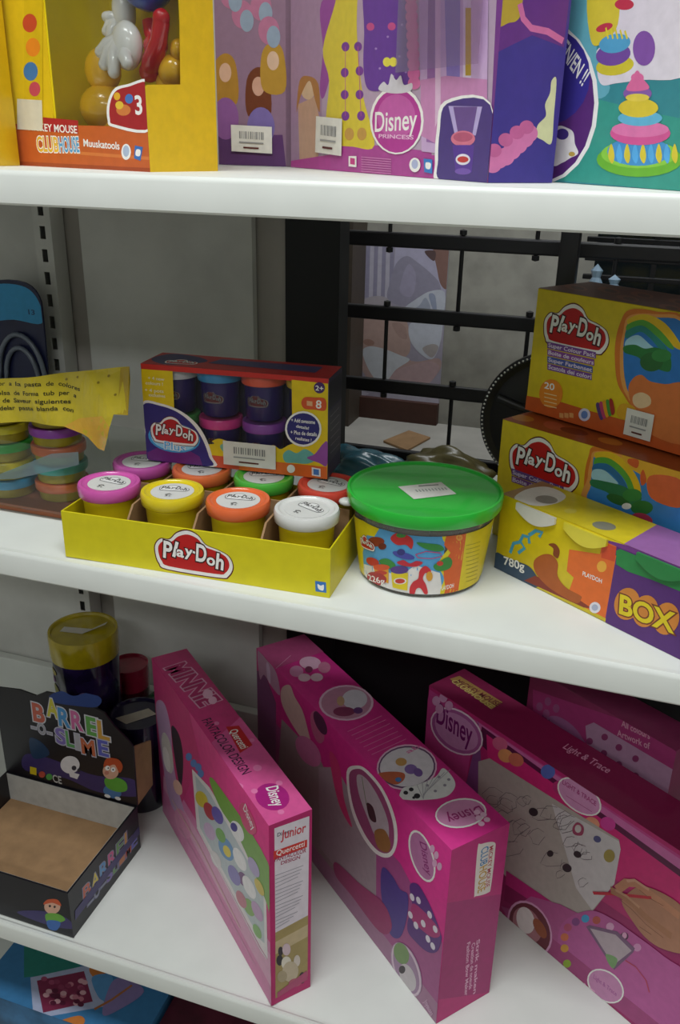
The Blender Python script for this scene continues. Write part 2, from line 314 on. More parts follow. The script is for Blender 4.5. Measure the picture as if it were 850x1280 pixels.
# ------------------------------------------------------------------ print data: every number is a place on a carton face in 0.1 mm
ART = {
 'tray_front': [
('logo','','',1,1213,119,2041,112),
('p','3a78c0',3054,184,3175,185,3182,61,3060,59),
('s','f4f2ee',3081,150,3117,137,3151,152,3146,84,3093,94),
 ],
 'plus_front': [
('p','c8322c',0,1210,2310,1210,2303,1154,5,1143),
('p','e8c818',5,1143,407,1147,402,719,396,608,-16,610),
('p','e8c818',1872,1164,2303,1154,2310,0,1885,5),
('s','e8c818',0,0,5,201,830,285,872,330,965,370,1086,342,1165,309,1247,348,1336,306,1437,347,1536,306,1645,358,1734,316,1861,390,2007,405,2297,434,2310,0,1210,-7),
('p','e8702c',825,150,2305,153,2310,0,819,-8),
('p','d85a3c',825,150,1213,149,1210,-7,819,-8),
('s','6cb8b0',1764,249,1833,316,1931,286,2028,347,2126,307,2167,230,2061,168,1913,162,1794,160),
('s','9a50a8',2059,239,2155,300,2249,429,2306,455,2305,174,2207,194),
('s','7cb8a0',972,279,1055,328,1125,295,1112,191,1021,202),
('s','f0ece8',-7,731,220,742,471,675,667,543,792,363,865,134,860,-3,-1,-11,-5,356),
('s','342a78',1,702,218,712,439,652,626,519,750,339,824,129,819,3,21,2,6,357),
('p','6c2a78',7,96,183,188,447,236,700,116,736,5,21,2),
('e','3f9fd8',378,321,338,-14,-37,-187),
('e','9fd8f0',377,301,297,-12,-29,-146),
('e','342a78',379,342,287,-12,-20,-104),
('logo','','',1,106,295,656,288),
('t','5cb0e4','Plus','f4f2ee',4,245,173,515,160,95),
('t','f6ecc0','+ 4 new','',6,87,1025,299,1023,39),
('t','f6ecc0','colours !','',6,52,963,275,963,39),
('t','f6ecc0','+ 4 pots','',6,35,874,280,875,40),
('t','f6ecc0','exclusives','',6,82,819,296,818,40),
('e','4a2a68',2202,1099,65,6,2,-65),
('t','f4f2ee','2+','',6,2156,1067,2249,1066,56),
('s','d8582c',1989,901,2026,971,2139,981,2271,974,2275,841,2143,838,2029,838),
('t','f4f2ee','8','',6,2161,859,2227,856,95),
('p','e8b080',2055,935,2121,932,2123,875,2056,878),
('e','f4f2ee',2013,592,221,22,4,-216),
('e','2c2a74',2013,593,197,19,3,-191),
('t','f4f2ee','+ Add awesome','',6,1868,668,2156,666,45),
('t','f4f2ee','details!','',6,1927,605,2081,590,35),
('t','f4f2ee','+ Plus de details','',6,1860,519,2179,521,46),
('t','f4f2ee','realistes !','',6,1919,456,2113,445,39),
('e','f4f2ee',1864,85,50,5,1,-52),
('p','f4f2ee',2120,133,2228,125,2231,22,2122,31),
('p','4a80c8',2140,115,2209,112,2211,41,2142,43),
 ],
 'plus_top': [
('p','b02828',0,0,2310,0,2310,620,0,620),
('s','2c2858',17,264,134,575,453,552,701,371,568,153,265,49),
('logo','','',1,258,132,612,168),
('p','44406a',746,257,2092,209,2106,508,831,505),
 ],
 'plus_side': [
('p','4a4258',-11,816,620,821,682,206,27,166),
('p','282438',3,1164,626,1151,618,842,22,845),
('l','9a94a0',8,100,737,511,741),
('l','9a94a0',8,106,649,519,649),
('l','9a94a0',8,112,559,528,555),
('l','9a94a0',8,118,468,536,461),
('l','9a94a0',8,124,376,545,365),
('l','9a94a0',8,130,283,554,268),
 ],
 'upper_front': [
('p','c85a24',-10,170,534,212,952,202,1557,211,2162,191,2200,0,0,0),
('logo','','',1,191,924,989,926),
('p','7a4a9a',234,800,921,805,909,875,223,873),
('t','e8d8e8','Super Colour Pack','',6,244,816,908,816,46),
('p','8a4a9a',247,716,912,722,900,792,236,790),
('t','e8d8e8','Boite de couleurs','',6,257,733,899,733,46),
('p','4a5aa8',259,633,903,637,892,708,248,707),
('t','e8d8e8','Super Farbenset','',6,269,649,890,648,46),
('p','7a4a9a',271,549,905,555,894,626,260,624),
('t','e8d8e8','Scatola dei colori','',6,281,566,892,566,47),
('e','e88a28',361,277,170,40,25,-170),
('t','f4f2ee','20','',6,254,322,405,327,76),
('l','f4d8a0',10,263,264,451,270),
('l','f4d8a0',10,270,217,458,223),
('l','f4d8a0',10,277,169,465,176),
('l','f4d8a0',10,284,121,472,128),
('e','d8d4e8',869,142,79,20,12,-73),
('e','6a88c8',869,142,45,12,7,-46),
('p','e0a060',517,81,578,87,586,30,525,24),
('p','e0a060',588,99,648,105,657,48,597,43),
('p','e0a060',658,117,718,122,727,67,667,61),
('s','d87828',1260,1398,1164,1230,1146,966,1227,627,1351,475,1473,388,1731,391,2104,486,1932,1360,1587,1425),
('s','e8a050',1262,1331,1220,1153,1216,935,1279,638,1381,483,1518,426,2098,519,1935,1344,1562,1396),
('s','2e7ac8',1296,1311,1248,1115,1265,901,1330,650,1442,497,1737,463,2091,551,1941,1313,1568,1364),
('s','e8c020',1257,1296,1447,1378,1703,1321,1933,1117,1851,1101,1653,1230,1442,1293,1289,1234),
('s','5aa83c',1258,1237,1438,1318,1650,1246,1842,1099,1777,1087,1602,1188,1432,1241,1281,1164),
('s','2c8a80',1259,1169,1429,1258,1602,1188,1771,1069,1708,1040,1550,1145,1421,1189,1273,1094),
('s','a8d8e8',1276,1077,1407,1152,1562,1079,1673,1017,1522,970,1291,993),
('s','2c7a3c',1257,1004,1385,1046,1511,1027,1655,1063,1811,1010,1842,849,1666,845,1543,854,1449,921,1279,939),
('e','2c6a34',1614,903,135,28,18,-99),
('e','388a44',1717,991,113,23,12,-65),
('s','d8783c',1389,556,1429,690,1522,745,1632,700,1811,706,2056,729,2169,158,1672,152,1494,330),
('s','e8c89c',1463,502,1556,560,1664,533,1679,449,1567,385,1478,416),
('s','e0a820',1285,295,1335,381,1461,394,1534,340,1532,232,1407,217,1318,230),
('s','5a3a78',1007,290,1047,319,1127,181,1088,142),
('s','c03c6c',1048,315,1089,339,1161,203,1123,165),
('s','e8a020',1089,339,1130,358,1195,226,1157,188),
('s','4a9a3c',1130,363,1172,378,1229,249,1191,211),
('s','a83028',1170,386,1212,397,1263,271,1225,234),
 ],
 'upper_top': [
('p','6a3220',0,0,2200,0,2200,1000,0,1000),
('e','8a4a2c',214,426,169,0,148,-179),
('e','5a2a1c',251,413,96,0,84,-102),
('e','8a4a2c',564,578,161,-2,137,-179),
('e','5a2a1c',599,564,91,-1,78,-102),
('e','8a4a2c',974,624,150,-2,124,-174),
('e','5a2a1c',1006,610,85,-1,70,-99),
('e','8a4a2c',1479,566,137,-2,108,-165),
('e','5a2a1c',1508,554,78,-1,61,-94),
('e','8a4a2c',1032,268,146,2,120,-162),
('e','5a2a1c',1063,256,83,1,68,-92),
('e','8a4a2c',1634,139,129,4,101,-150),
('e','5a2a1c',1661,129,73,2,57,-85),
 ],
 'lower_front': [
('logo','','',1,211,938,1079,964),
('p','6a4a8a',220,859,975,853,965,928,211,938),
('t','d8cce0','Super Colour Pack','',6,231,872,950,875,49),
('p','7a4a8a',230,770,987,768,976,844,221,849),
('t','d8cce0','Boite de couleurs','',6,241,783,962,790,50),
('s','d87828',1312,1510,1231,1368,1215,1130,1256,857,1338,593,2513,464,2407,1492,1860,1547),
('s','e8a050',1330,1460,1267,1332,1258,1124,1310,778,2500,533,2328,1451,1867,1505),
('s','3a86d0',1355,1431,1301,1249,1311,1046,1342,846,2087,783,2465,721,2333,1426,1879,1438),
('s','e8c020',1313,1437,1505,1491,1711,1424,1869,1275,1924,1121,1848,1124,1776,1264,1643,1368,1478,1411,1333,1370),
('s','5aa83c',1322,1376,1477,1420,1643,1368,1776,1264,1860,1109,1791,1115,1715,1227,1594,1309,1469,1345,1325,1294),
('s','2c70a8',1314,1300,1458,1351,1594,1309,1717,1210,1760,1132,1701,1132,1609,1213,1481,1266,1316,1217),
('s','a8d8e8',1313,1234,1440,1272,1569,1219,1636,1166,1482,1137,1319,1133),
('s','2c7a50',1310,1121,1499,1152,1686,1164,1836,1138,1938,1098,1865,964,1724,992,1606,990,1518,1036,1321,1049),
('e','2c6a34',1664,991,140,-2,-11,-56),
('e','388a44',1823,1097,110,35,12,-69),
('e','2e7a3a',1955,994,126,42,13,-78),
('e','f4f2ee',1779,954,56,19,6,-35),
('e','c03c5c',1977,864,127,11,-7,-74),
('s','e8b030',1632,1491,1862,1538,2310,1548,2387,1140,2058,1209,1897,1337,1756,1384),
('s','d8602c',1720,1480,1832,1495,1828,1405,1720,1427),
('s','d8602c',1879,1331,1903,1409,1959,1302,1914,1235),
('s','e06a3c',1985,1364,2334,1418,2387,1140,2044,1133),
 ],
 'lower_top': [
('p','a04c24',0,0,2600,0,2600,1000,0,1000),
('e','c08030',125,230,121,58,81,-109),
('e','b85a3c',549,273,133,30,90,-134),
('e','783018',820,284,166,38,67,-105),
('e','c87830',1291,293,139,32,60,-102),
('e','8a3a20',782,647,189,39,69,-113),
 ],
 'pots_front': [
('s','7a3c8a',1540,62,1444,742,1543,903,3000,920,3000,0,2022,-12),
('p','5a2f78',1559,4,1549,862,3006,891,3025,803,3010,-48),
('p','e8702c',1329,53,1551,57,1549,862,1386,863),
('p','e8702c',1183,56,1046,54,1102,328,1003,364,999,617,1333,699,1564,770,1552,48),
('p','d8502c',1389,846,1551,854,1557,696,1395,678),
('s','3c5068',0,0,5,188,139,198,317,208,491,217,601,162,656,85,576,-8),
('p','8a3a2a',457,22,603,143,1001,142,1376,83,1278,49),
('t','f4f2ee','780g','',6,138,96,443,137,98),
('s','b05c28',599,181,561,304,658,420,784,468,879,410,898,264,1018,178,1210,164,1234,136,1183,56,970,60,767,92),
('s','8a4420',727,571,809,611,880,562,871,464,805,476,795,549),
('l','4aa0c0',40,215,268,248,401,347,457,411,403,329,312),
('l','4aa0c0',40,336,453,371,544,450,554,470,484),
('l','4aa0c0',40,448,573,538,663,626,676,590,606),
('e','f0b040',1419,587,56,22,9,-60),
('t','f4f2ee','PLAYDOH','',6,1206,399,1447,406,48),
('e','e8e4ec',1412,109,66,29,9,-62),
('e','b0b8d0',1412,109,38,17,5,-36),
('p','2f8a48',1556,820,1598,854,2306,858,2338,685,1994,678,1724,656,1579,678),
('e','d88838',1770,313,143,37,-3,-182),
('e','d88838',1981,326,137,37,-1,-178),
('e','d88838',2210,349,132,36,1,-175),
('t','e8d020','BOX','7a3c20',10,1697,180,2318,239,206),
 ],
 'pots_top': [
('p','d8c428',0,0,3000,0,3000,750,0,750),
('p','a8845c',0,0,296,0,188,739,0,750),
('p','9a68a8',1644,-128,3000,0,3000,750,1530,717),
('s','e4e0dc',168,25,74,317,124,562,289,616,473,531,546,305,494,75,344,-14),
('e','9a9690',410,280,92,78,77,-97),
('e','8a8878',1235,206,100,64,61,-91),
('e','d8c850',778,236,41,56,44,-54),
 ],
 'tool_front': [
('p','c8602c',0,0,360,1,2500,0,2513,420,1911,432,755,442,0,447),
('p','d87a3c',711,190,2513,147,2510,116,705,156),
('p','a84a24',0,0,2500,0,2503,39,9,45),
('p','b02430',797,516,1406,485,1387,349,773,375),
('t','f4f2ee','MICKEY MOUSE','',6,508,382,1374,356,76),
('t','e8b838','CLUB','f4f2ee',8,632,163,1025,163,153),
('t','58a0d0','HOUSE','f4f2ee',8,1039,163,1388,170,149),
('t','f4f2ee','Muuskatools','',6,1464,229,2050,207,73),
('e','f4f2ee',2149,186,75,2,-8,-78),
('e','b0c0d8',2150,194,50,1,-6,-55),
('p','3a70b8',2292,251,2413,237,2364,105,2267,126),
('s','f4f2ee',2313,212,2373,206,2356,151,2295,158),
('s','f4f2ee',2585,838,2240,823,2028,782,1911,647,1893,494,1974,424,2547,398),
('s','a8262c',2583,817,2250,800,2050,759,1948,639,1932,501,2002,448,2549,421),
('t','f4f2ee','3','',8,2333,547,2441,547,171),
('e','e8b030',2069,714,50,-1,-4,-37),
('e','4a78c0',2251,689,61,-1,-5,-45),
('e','d88040',2154,585,111,0,-6,-53),
('e','e8c040',2097,631,62,0,-4,-38),
('p','e0c020',0,3200,799,3166,793,491,784,442,0,447),
('p','d8b81c',682,1673,997,1653,779,409,438,406),
('e','c84830',737,1443,126,-6,-17,-88),
('e','e88a28',750,1211,127,-5,-17,-90),
('e','3a78b8',664,978,129,-3,-17,-93),
('e','c84860',704,801,101,-1,-13,-73),
('p','dcd8c8',362,707,813,687,773,375,298,389),
('p','e0c020',0,3200,2500,3200,2488,2342,-118,2482),
 ],
 'tool_side': [
('p','e4bc1c',0,0,1000,0,1000,3200,602,3193,480,844,22,815),
 ],
 'dress_front': [
('p','b8a0b8',0,0,4600,0,4511,1495,4549,2633,2652,3346,23,3595),
('p','a888a8',0,0,967,9,951,2258,-8,2467),
('p','c8a088',234,770,762,847,954,486,848,71,286,57),
('e','d8b898',548,925,214,-7,1,-108),
('s','b07840',283,1044,548,1087,851,986,904,666,763,803,596,1031,332,878,183,678),
('s','9a4aa0',919,1860,1732,1931,1362,1332,1035,839,898,931,976,1357),
('p','b8429a',0,0,1,79,1234,181,2408,235,3887,214,4570,200,4600,0),
('p','b04898',1228,342,2329,300,3585,253,3613,13,1240,17),
('s','dcc83c',976,1357,1301,1822,1410,2122,1875,2064,1856,1765,1877,1400,2047,826,2366,300,1824,278,1229,324,1087,574,1161,1008),
('e','7a3a98',1586,1341,101,-7,2,-49),
('e','7a3a98',1901,1320,96,-7,3,-47),
('e','7a3a98',1579,1073,102,-5,2,-50),
('e','7a3a98',1954,1071,96,-5,3,-48),
('e','7a3a98',1590,840,103,-3,2,-50),
('e','7a3a98',1969,828,97,-3,3,-49),
('e','7a3a98',1622,611,103,-1,3,-51),
('e','7a3a98',2022,606,97,-1,3,-50),
('l','c05a98',14,1586,1341,1622,611),
('l','c05a98',14,1901,1320,2022,606),
('e','c89a4c',1356,414,130,0,3,-70),
('e','c89a4c',1734,414,123,0,4,-68),
('e','c89a4c',2053,415,117,0,4,-67),
('s','6a3c9c',2045,1442,2042,2043,2973,1927,3076,1218,3157,895,3018,833,2679,868,2362,848,2137,903,2046,1130),
('e','c8508c',2188,1491,91,-8,3,-38),
('e','c8508c',2662,1452,85,-7,3,-37),
('e','a888c8',2331,1268,27,-2,1,-11),
('e','a888c8',2586,1362,26,-2,1,-11),
('e','a888c8',2855,1160,25,-1,1,-11),
('e','a888c8',2435,1070,27,-1,1,-12),
('e','a888c8',2738,980,26,-1,1,-11),
('e','a888c8',2877,1449,24,-2,1,-11),
('e','a888c8',3001,1005,24,-1,1,-11),
('e','e8dc50',2588,1123,87,-5,4,-46),
('e','e8dc50',2726,1115,85,-5,4,-45),
('e','d870a8',2988,1925,125,-16,6,-55),
('e','d870a8',3004,1842,126,-15,6,-55),
('e','d870a8',3020,1757,126,-14,6,-56),
('e','d870a8',3036,1673,126,-13,6,-56),
('e','d870a8',3052,1588,126,-12,6,-56),
('e','d870a8',3069,1503,126,-11,6,-57),
('e','d870a8',3085,1417,126,-10,6,-57),
('e','d870a8',3101,1331,126,-10,6,-57),
('e','d870a8',3118,1244,127,-9,6,-57),
('e','d870a8',3134,1157,127,-8,6,-58),
('e','d870a8',3151,1070,127,-7,6,-58),
('e','d870a8',3167,982,127,-6,6,-58),
('e','d870a8',3184,894,127,-5,6,-59),
('p','c8a8d0',3159,1904,4346,1876,4500,672,3769,703,3662,240,3399,250),
('p','9a6aa8',3354,1880,3471,1865,3652,328,3483,342),
('p','8c7ac0',3628,1846,3915,1810,4029,854,3810,828),
('p','e0d0e4',3955,1805,4086,1789,4213,880,4079,886),
('p','c0a040',4039,1480,4131,1471,4208,914,4115,918),
('p','c888b8',3311,918,3797,932,4471,869,4495,705,3754,703,3667,328,3367,401),
('p','dcb8d4',3485,1864,3571,1853,3721,619,3635,475),
('e','f4f2ee',2831,546,581,-6,30,-334),
('e','b83c98',2834,539,530,-5,28,-311),
('e','c860ac',2834,586,409,-5,20,-217),
('s','d8d4dc',2434,861,2534,935,2642,900,2702,1004,2809,939,2905,979,2980,887,3141,896,3116,823,2787,811),
('t','f4f2ee','Disney','',4,2375,439,3281,461,201),
('t','f0c8e4','PRINCESS','',6,2471,375,3228,363,40),
('s','f4f2ee',3782,710,4550,677,4654,-19,3755,-35,3674,143,3669,438),
('s','4c3a80',3828,687,4553,657,4600,0,3797,-11,3729,181,3728,438),
('p','b8a8d8',3859,666,4428,647,4359,404,4006,403),
('p','6c5090',3945,657,4350,648,4304,417,4060,417),
('e','d87890',4146,375,206,1,9,-70),
('e','b85878',4145,389,164,1,6,-42),
('p','5a3a98',3974,317,4344,321,4338,82,4063,73),
('e','e8e4ec',4172,191,124,3,7,-50),
('e','c84040',4173,191,96,2,4,-28),
('e','7a5ab0',4186,84,138,4,4,-29),
('l','d890c4',8,2069,170,2776,160),
('l','d890c4',8,2071,145,2778,136),
('l','d890c4',8,2073,119,2780,112),
('l','d890c4',8,2074,94,2782,88),
('l','d890c4',8,2076,68,2784,64),
('l','d890c4',8,2077,42,2786,39),
('l','d890c4',8,2079,17,2788,15),
('p','f4f2ee',1748,173,1950,177,1957,56,1754,59),
('p','c84088',1790,156,1912,150,1916,81,1793,86),
('e','f4f2ee',3285,117,113,3,7,-70),
('e','b0b8d8',3284,125,65,2,5,-46),
('p','3a80c8',3454,183,3624,179,3640,44,3483,54),
('s','f4f2ee',3504,146,3598,141,3588,88,3510,93),
 ],
 'dress_side': [
('p','46388c',0,0,750,0,750,3600,0,3600),
('p','6c3484',-73,1422,-49,1063,136,1145,349,1235,719,1161,722,1655,343,3538,-160,3575),
('s','c0a038',-82,1279,-120,1537,174,1557,210,1410,166,1335,80,1312,-3,1277),
('l','d870a4',55,185,1468,235,1357,333,1290,518,1275,703,1210),
('s','dcd8a8',673,894,618,880,614,778,571,681,593,585,510,505,503,414,584,377,692,352,687,587),
('e','d878ac',36,162,100,1,9,-78),
('e','d878ac',105,202,100,1,9,-78),
('e','d878ac',175,228,101,1,9,-78),
('e','d878ac',242,281,101,1,9,-78),
('e','d878ac',309,333,102,1,10,-78),
('e','d878ac',376,386,102,2,10,-77),
('e','d878ac',417,432,102,2,10,-77),
('e','c86498',41,278,81,1,7,-58),
('e','c86498',158,370,82,1,7,-58),
('e','c86498',278,436,83,2,7,-58),
('e','c86498',383,483,83,2,7,-58),
 ],
 'cake_front': [
('p','3c8c94',0,0,3100,0,3100,3000,0,3000),
('p','3c9c8c',826,19,2365,-4,2328,545,1871,612,1032,763),
('s','68b0c0',587,1586,844,1747,1199,1519,1118,1151,1361,817,1141,759,788,1175),
('e','f4f2ee',319,720,916,-24,130,-752),
('e','5c3078',297,721,881,-23,126,-732),
('e','3c3490',395,957,683,-33,77,-438),
('t','f4f2ee','EN/EN !!','',6,610,1147,983,845,143),
('s','ece8e8',633,421,702,507,834,492,934,450,975,352,1037,269,930,224,821,179,680,160),
('e','c8a850',947,260,46,1,4,-21),
('e','4c3a8c',774,436,94,0,9,-50),
('s','e4dce4',1124,1119,1205,1183,1270,1266,1401,1497,2131,1417,2248,899,1724,865,1434,852,1251,847,1167,955,1218,1017),
('s','e0cc40',923,1612,1276,1632,1359,1320,1184,1184,1030,1222),
('e','c83c50',1190,1310,103,14,24,-31),
('e','c83c50',1407,1467,119,-13,9,-43),
('e','d8c838',1383,994,237,8,32,-77),
('e','7850a0',1345,1085,216,10,43,-89),
('e','58a8d0',1347,1172,196,7,36,-76),
('l','e8d838',18,1211,1308,1260,1216),
('l','e8d838',18,1274,1296,1322,1212),
('l','e8d838',18,1337,1285,1382,1207),
('l','e8d838',18,1398,1273,1442,1202),
('l','e8d838',18,1459,1262,1502,1197),
('e','8858a8',1718,1108,132,-9,28,-134),
('e','70b838',1823,231,519,12,30,-142),
('e','90d048',1817,276,461,9,24,-116),
('e','4a98d0',1816,296,384,6,24,-116),
('s','e0cc40',1452,256,1473,357,1535,258,1517,190),
('s','5ab0e8',1555,258,1575,358,1636,260,1619,193),
('s','e0cc40',1655,260,1675,359,1734,262,1718,196),
('s','5ab0e8',1754,262,1772,360,1831,264,1816,198),
('s','e0cc40',1850,264,1868,361,1926,266,1911,201),
('s','5ab0e8',1945,266,1962,361,2019,267,2005,203),
('s','e0cc40',2037,268,2053,362,2110,269,2096,206),
('s','5ab0e8',2128,270,2143,363,2199,271,2186,208),
('s','e0cc40',2217,271,2231,364,2286,273,2274,211),
('e','d85c98',1805,443,363,0,20,-95),
('e','e47cb0',1799,475,344,-1,13,-64),
('e','68b8d8',1783,564,267,-3,13,-63),
('e','e0c83c',1748,646,239,-5,16,-76),
('e','8c60a8',1716,760,172,-6,13,-63),
('e','e8d050',1723,728,144,-4,7,-31),
('s','e070a0',1575,796,1625,882,1679,941,1759,875,1850,798,1713,778),
('e','e070a0',1691,885,77,-4,8,-37),
 ],
 'rear_front': [
('p','8c7088',0,0,1050,0,1050,3000,0,3000),
('p','5c3a6c',0,0,1050,0,999,403,-50,385),
('s','a87c34',-37,811,-35,1252,147,1406,307,1268,310,792),
('e','d0a890',141,1171,94,-1,-3,-118),
('s','6c3a28',474,641,467,1081,640,1235,799,1098,812,624),
('e','c89c88',639,1001,92,0,0,-118),
('s','b08838',708,962,697,1387,864,1534,1020,1400,1037,942),
('e','d0b098',865,1308,89,-1,1,-114),
('e','8c5a98',126,595,206,2,-7,-269),
('e','7a6aa8',672,499,211,3,0,-246),
('e','b07090',419,1860,157,-5,-2,-165),
('e','8c9cb0',485,1784,101,-3,-1,-129),
('e','b07090',697,1942,154,-5,0,-163),
('e','8c9cb0',763,1867,99,-3,0,-127),
('e','b07090',254,2094,158,-6,-3,-163),
('e','8c9cb0',320,2019,101,-4,-2,-127),
('e','b07090',808,1664,155,-4,1,-166),
('e','8c9cb0',875,1589,99,-2,1,-130),
 ],
 'slime_side': [
('t','c86a50','B','8888a0',4,320,408,506,395,231),
('t','d8c850','A','8888a0',4,539,410,728,397,233),
('t','5a98c8','R','8888a0',4,763,413,956,399,236),
('t','c85a88','R','8888a0',4,991,415,1189,401,238),
('t','6a9a58','E','8888a0',4,1225,417,1428,403,241),
('t','c89850','L','8888a0',4,1464,419,1671,405,243),
('t','8890a0','-','70708c',4,393,178,538,163,188),
('t','8890a0','O','70708c',4,562,181,710,166,190),
('t','8890a0','-','70708c',4,733,183,884,169,191),
('t','7c6ab0','S','70708c',4,908,186,1061,171,193),
('t','6a9a58','L','70708c',4,1085,189,1241,174,195),
('t','b87850','I','70708c',4,1266,192,1424,177,196),
('t','c05a48','M','70708c',4,1449,195,1610,179,198),
('t','6a6ac0','E','70708c',4,1636,197,1800,182,200),
('p','3c3468',78,270,1934,304,1950,456,100,436),
 ],
 'slime_front': [
('s','3c3468',538,150,984,346,1398,373,1525,200,1088,99),
('e','d8a890',1197,503,143,52,-20,-148),
('s','c8542c',1046,495,1132,619,1303,681,1356,577,1209,585),
('s','6aa83c',1062,312,1292,397,1389,307,1093,133),
('s','3a68b0',1073,189,1299,242,1220,53,1079,31),
('e','2a2020',1157,504,22,8,-3,-25),
('e','2a2020',1240,519,21,8,-3,-25),
 ],
 'draw_top': [
('p','e05c9c',2477,9,4300,0,4300,600,2093,656),
('t','b82c6c','MINNIE','e8a8c8',12,392,89,1637,196,328),
('e','f0b8d4',1368,408,39,66,114,-50),
('e','f0b8d4',1556,408,32,55,92,-41),
('t','402040','FANTACOLOR DESIGN','',3,1940,78,3296,103,140),
('p','c82028',2241,326,2304,498,2794,484,2872,261),
('t','f4f2ee','Quercetti','',4,2348,329,2803,308,117),
('e','b02480',3856,266,201,128,165,-163),
('t','f4f2ee','Disney','',4,3668,265,4031,195,163),
('e','ea80b4',2105,242,19,31,40,-18),
('e','ea80b4',3263,337,31,49,56,-29),
('e','ea80b4',2695,521,19,31,37,-19),
('e','ea80b4',3669,457,25,38,42,-23),
('e','ea80b4',3479,-24,30,46,53,-26),
('e','ea80b4',4157,237,24,36,38,-21),
('e','ea80b4',3654,110,24,37,41,-21),
 ],
 'draw_front': [
('p','d478a8',0,0,4300,0,4293,1162,268,1130),
('p','dc9cbc',144,617,4305,361,4289,941,192,908),
('p','c83c78',0,3120,1643,3120,2010,2517,972,827,268,1130),
('s','c098c0',80,2295,503,2556,746,2254,762,1642,915,1192,1148,800,516,507,224,1098,101,1752),
('e','d8d0cc',492,1580,253,191,117,-330),
('e','f0e8e8',427,1407,171,131,73,-205),
('s','302838',786,2280,1149,2368,1270,1998,1074,1310,898,1579),
('e','e8b8a8',913,1190,194,172,114,-67),
('e','dc88b0',1038,548,311,296,230,-130),
('e','5a80c0',1532,2226,143,100,-10,-81),
('e','5a80c0',1729,2246,139,99,-9,-80),
('e','5a80c0',1926,2313,135,96,-8,-79),
('e','5a80c0',2013,2259,134,97,-8,-79),
('p','e8e0e0',1646,2084,2346,2258,4192,2110,4215,790,3995,784,1721,1017),
('p','c0c8cc',1772,2055,2336,2150,4119,1948,4123,988,3974,911,1864,1133),
('s','7ca848',2360,2411,2744,2555,4268,2508,4278,1712,4163,1810,3389,2163,2716,2183),
('e','d8c040',1992,1771,221,213,141,-42),
('e','b83c48',2301,1787,180,179,149,-45),
('e','6a5ab0',2610,1957,170,171,143,-45),
('e','d0b0d0',2264,1381,184,189,151,-42),
('e','6898c8',2894,1576,220,236,186,-55),
('e','e8d040',2923,1557,109,118,93,-28),
('e','7cb058',2704,1667,141,148,119,-36),
('e','f0ecec',3313,2239,175,184,151,-52),
('e','f4f0f0',3369,1795,151,167,174,-55),
('e','4a3c90',3209,2223,102,106,66,-22),
('e','7a4a80',3461,1518,125,143,109,-33),
('e','8c80c0',3156,1318,159,180,159,-46),
('e','f0ecec',3667,1562,144,168,169,-53),
('e','88b058',3653,1186,146,177,129,-37),
('e','c8a0c8',3911,1360,116,141,145,-44),
('e','c87888',3387,1083,128,152,134,-37),
('e','88b868',3900,985,94,119,105,-29),
('e','e0d8d8',2476,1023,150,162,149,-39),
('e','b8a8d0',3835,2062,115,130,142,-49),
('e','d8c050',3998,1864,90,105,120,-40),
('l','f4f0f0',25,1721,1017,3994,738,4191,764),
('s','d8507c',3418,2729,3576,2917,3817,2911,3953,2762,3756,2548,3509,2534),
('t','f4f2ee','Disney','',3,3546,2802,3832,2663,165),
('l','e0b8b0',30,583,694,1818,697,3304,468),
('l','c898b0',14,908,358,2422,340,3776,250),
 ],
 'draw_side': [
('p','b81c68',0,0,600,0,600,3120,0,3120),
('p','e0d8e0',75,3049,562,3029,553,1197,72,1146),
('p','a8945c',73,1311,555,1361,554,172,63,105),
('p','c8b48c',72,1146,553,1197,551,979,70,926),
('t','404050','Disney','',6,112,2901,312,2888,56),
('t','c83040','Junior','',6,161,2831,510,2805,140),
('p','d03028',60,2690,533,2666,532,2541,58,2550),
('t','f4f2ee','Quercetti','',3,96,2599,495,2575,84),
('t','a02050','FANTACOLOR','',6,71,2515,518,2464,70),
('t','a02050','DESIGN','',6,158,2425,431,2400,56),
('l','8c8c98',9,81,2284,479,2262),
('l','8c8c98',9,81,2220,454,2212),
('l','8c8c98',9,80,2155,429,2162),
('l','8c8c98',9,80,2091,403,2111),
('l','8c8c98',9,79,2027,476,2007),
('l','8c8c98',9,78,1963,451,1957),
('l','8c8c98',9,78,1899,426,1907),
('l','8c8c98',9,77,1835,401,1856),
('l','8c8c98',9,77,1771,474,1753),
('l','8c8c98',9,76,1707,448,1703),
('l','8c8c98',9,76,1644,423,1653),
('l','8c8c98',9,75,1580,361,1608),
('l','8c8c98',9,75,1516,397,1512),
('l','8c8c98',9,74,1452,335,1467),
('l','8c8c98',9,74,1389,273,1423),
('e','302830',144,942,37,-19,-1,-82),
('e','282028',130,784,49,-25,-1,-96),
('e','d8c0c8',231,925,61,-32,-1,-110),
('e','e4dccc',228,679,74,-38,-1,-123),
('e','d8ccc0',388,625,49,-25,-1,-109),
('e','c8b89c',288,484,122,-62,-2,-191),
('e','b0a080',165,465,74,-37,-1,-109),
('e','302830',469,256,48,-25,-1,-108),
('e','b85870',359,230,97,-49,-1,-81),
('p','b04870',88,202,543,354,554,172,88,120),
 ],
 'craft_top': [
('p','b84c80',0,0,707,-2,647,934,0,920),
('l','d89ab8',12,707,-2,482,396),
('e','d890b8',942,250,51,98,143,-76),
('e','e0b0c8',839,562,106,142,163,-100),
('e','c87898',1068,692,46,89,143,-82),
('e','7c3858',994,447,29,55,82,-45),
('e','e8c0d0',1160,271,46,86,99,-54),
('e','e8c0d0',1252,445,46,87,99,-56),
('e','e8c0d8',2057,494,197,365,391,-237),
('e','c488a4',2058,493,180,334,356,-215),
('e','d8d0dc',2051,649,91,169,215,-133),
('e','8c3c60',2238,342,78,143,103,-62),
('e','c8a080',1987,438,28,52,108,-64),
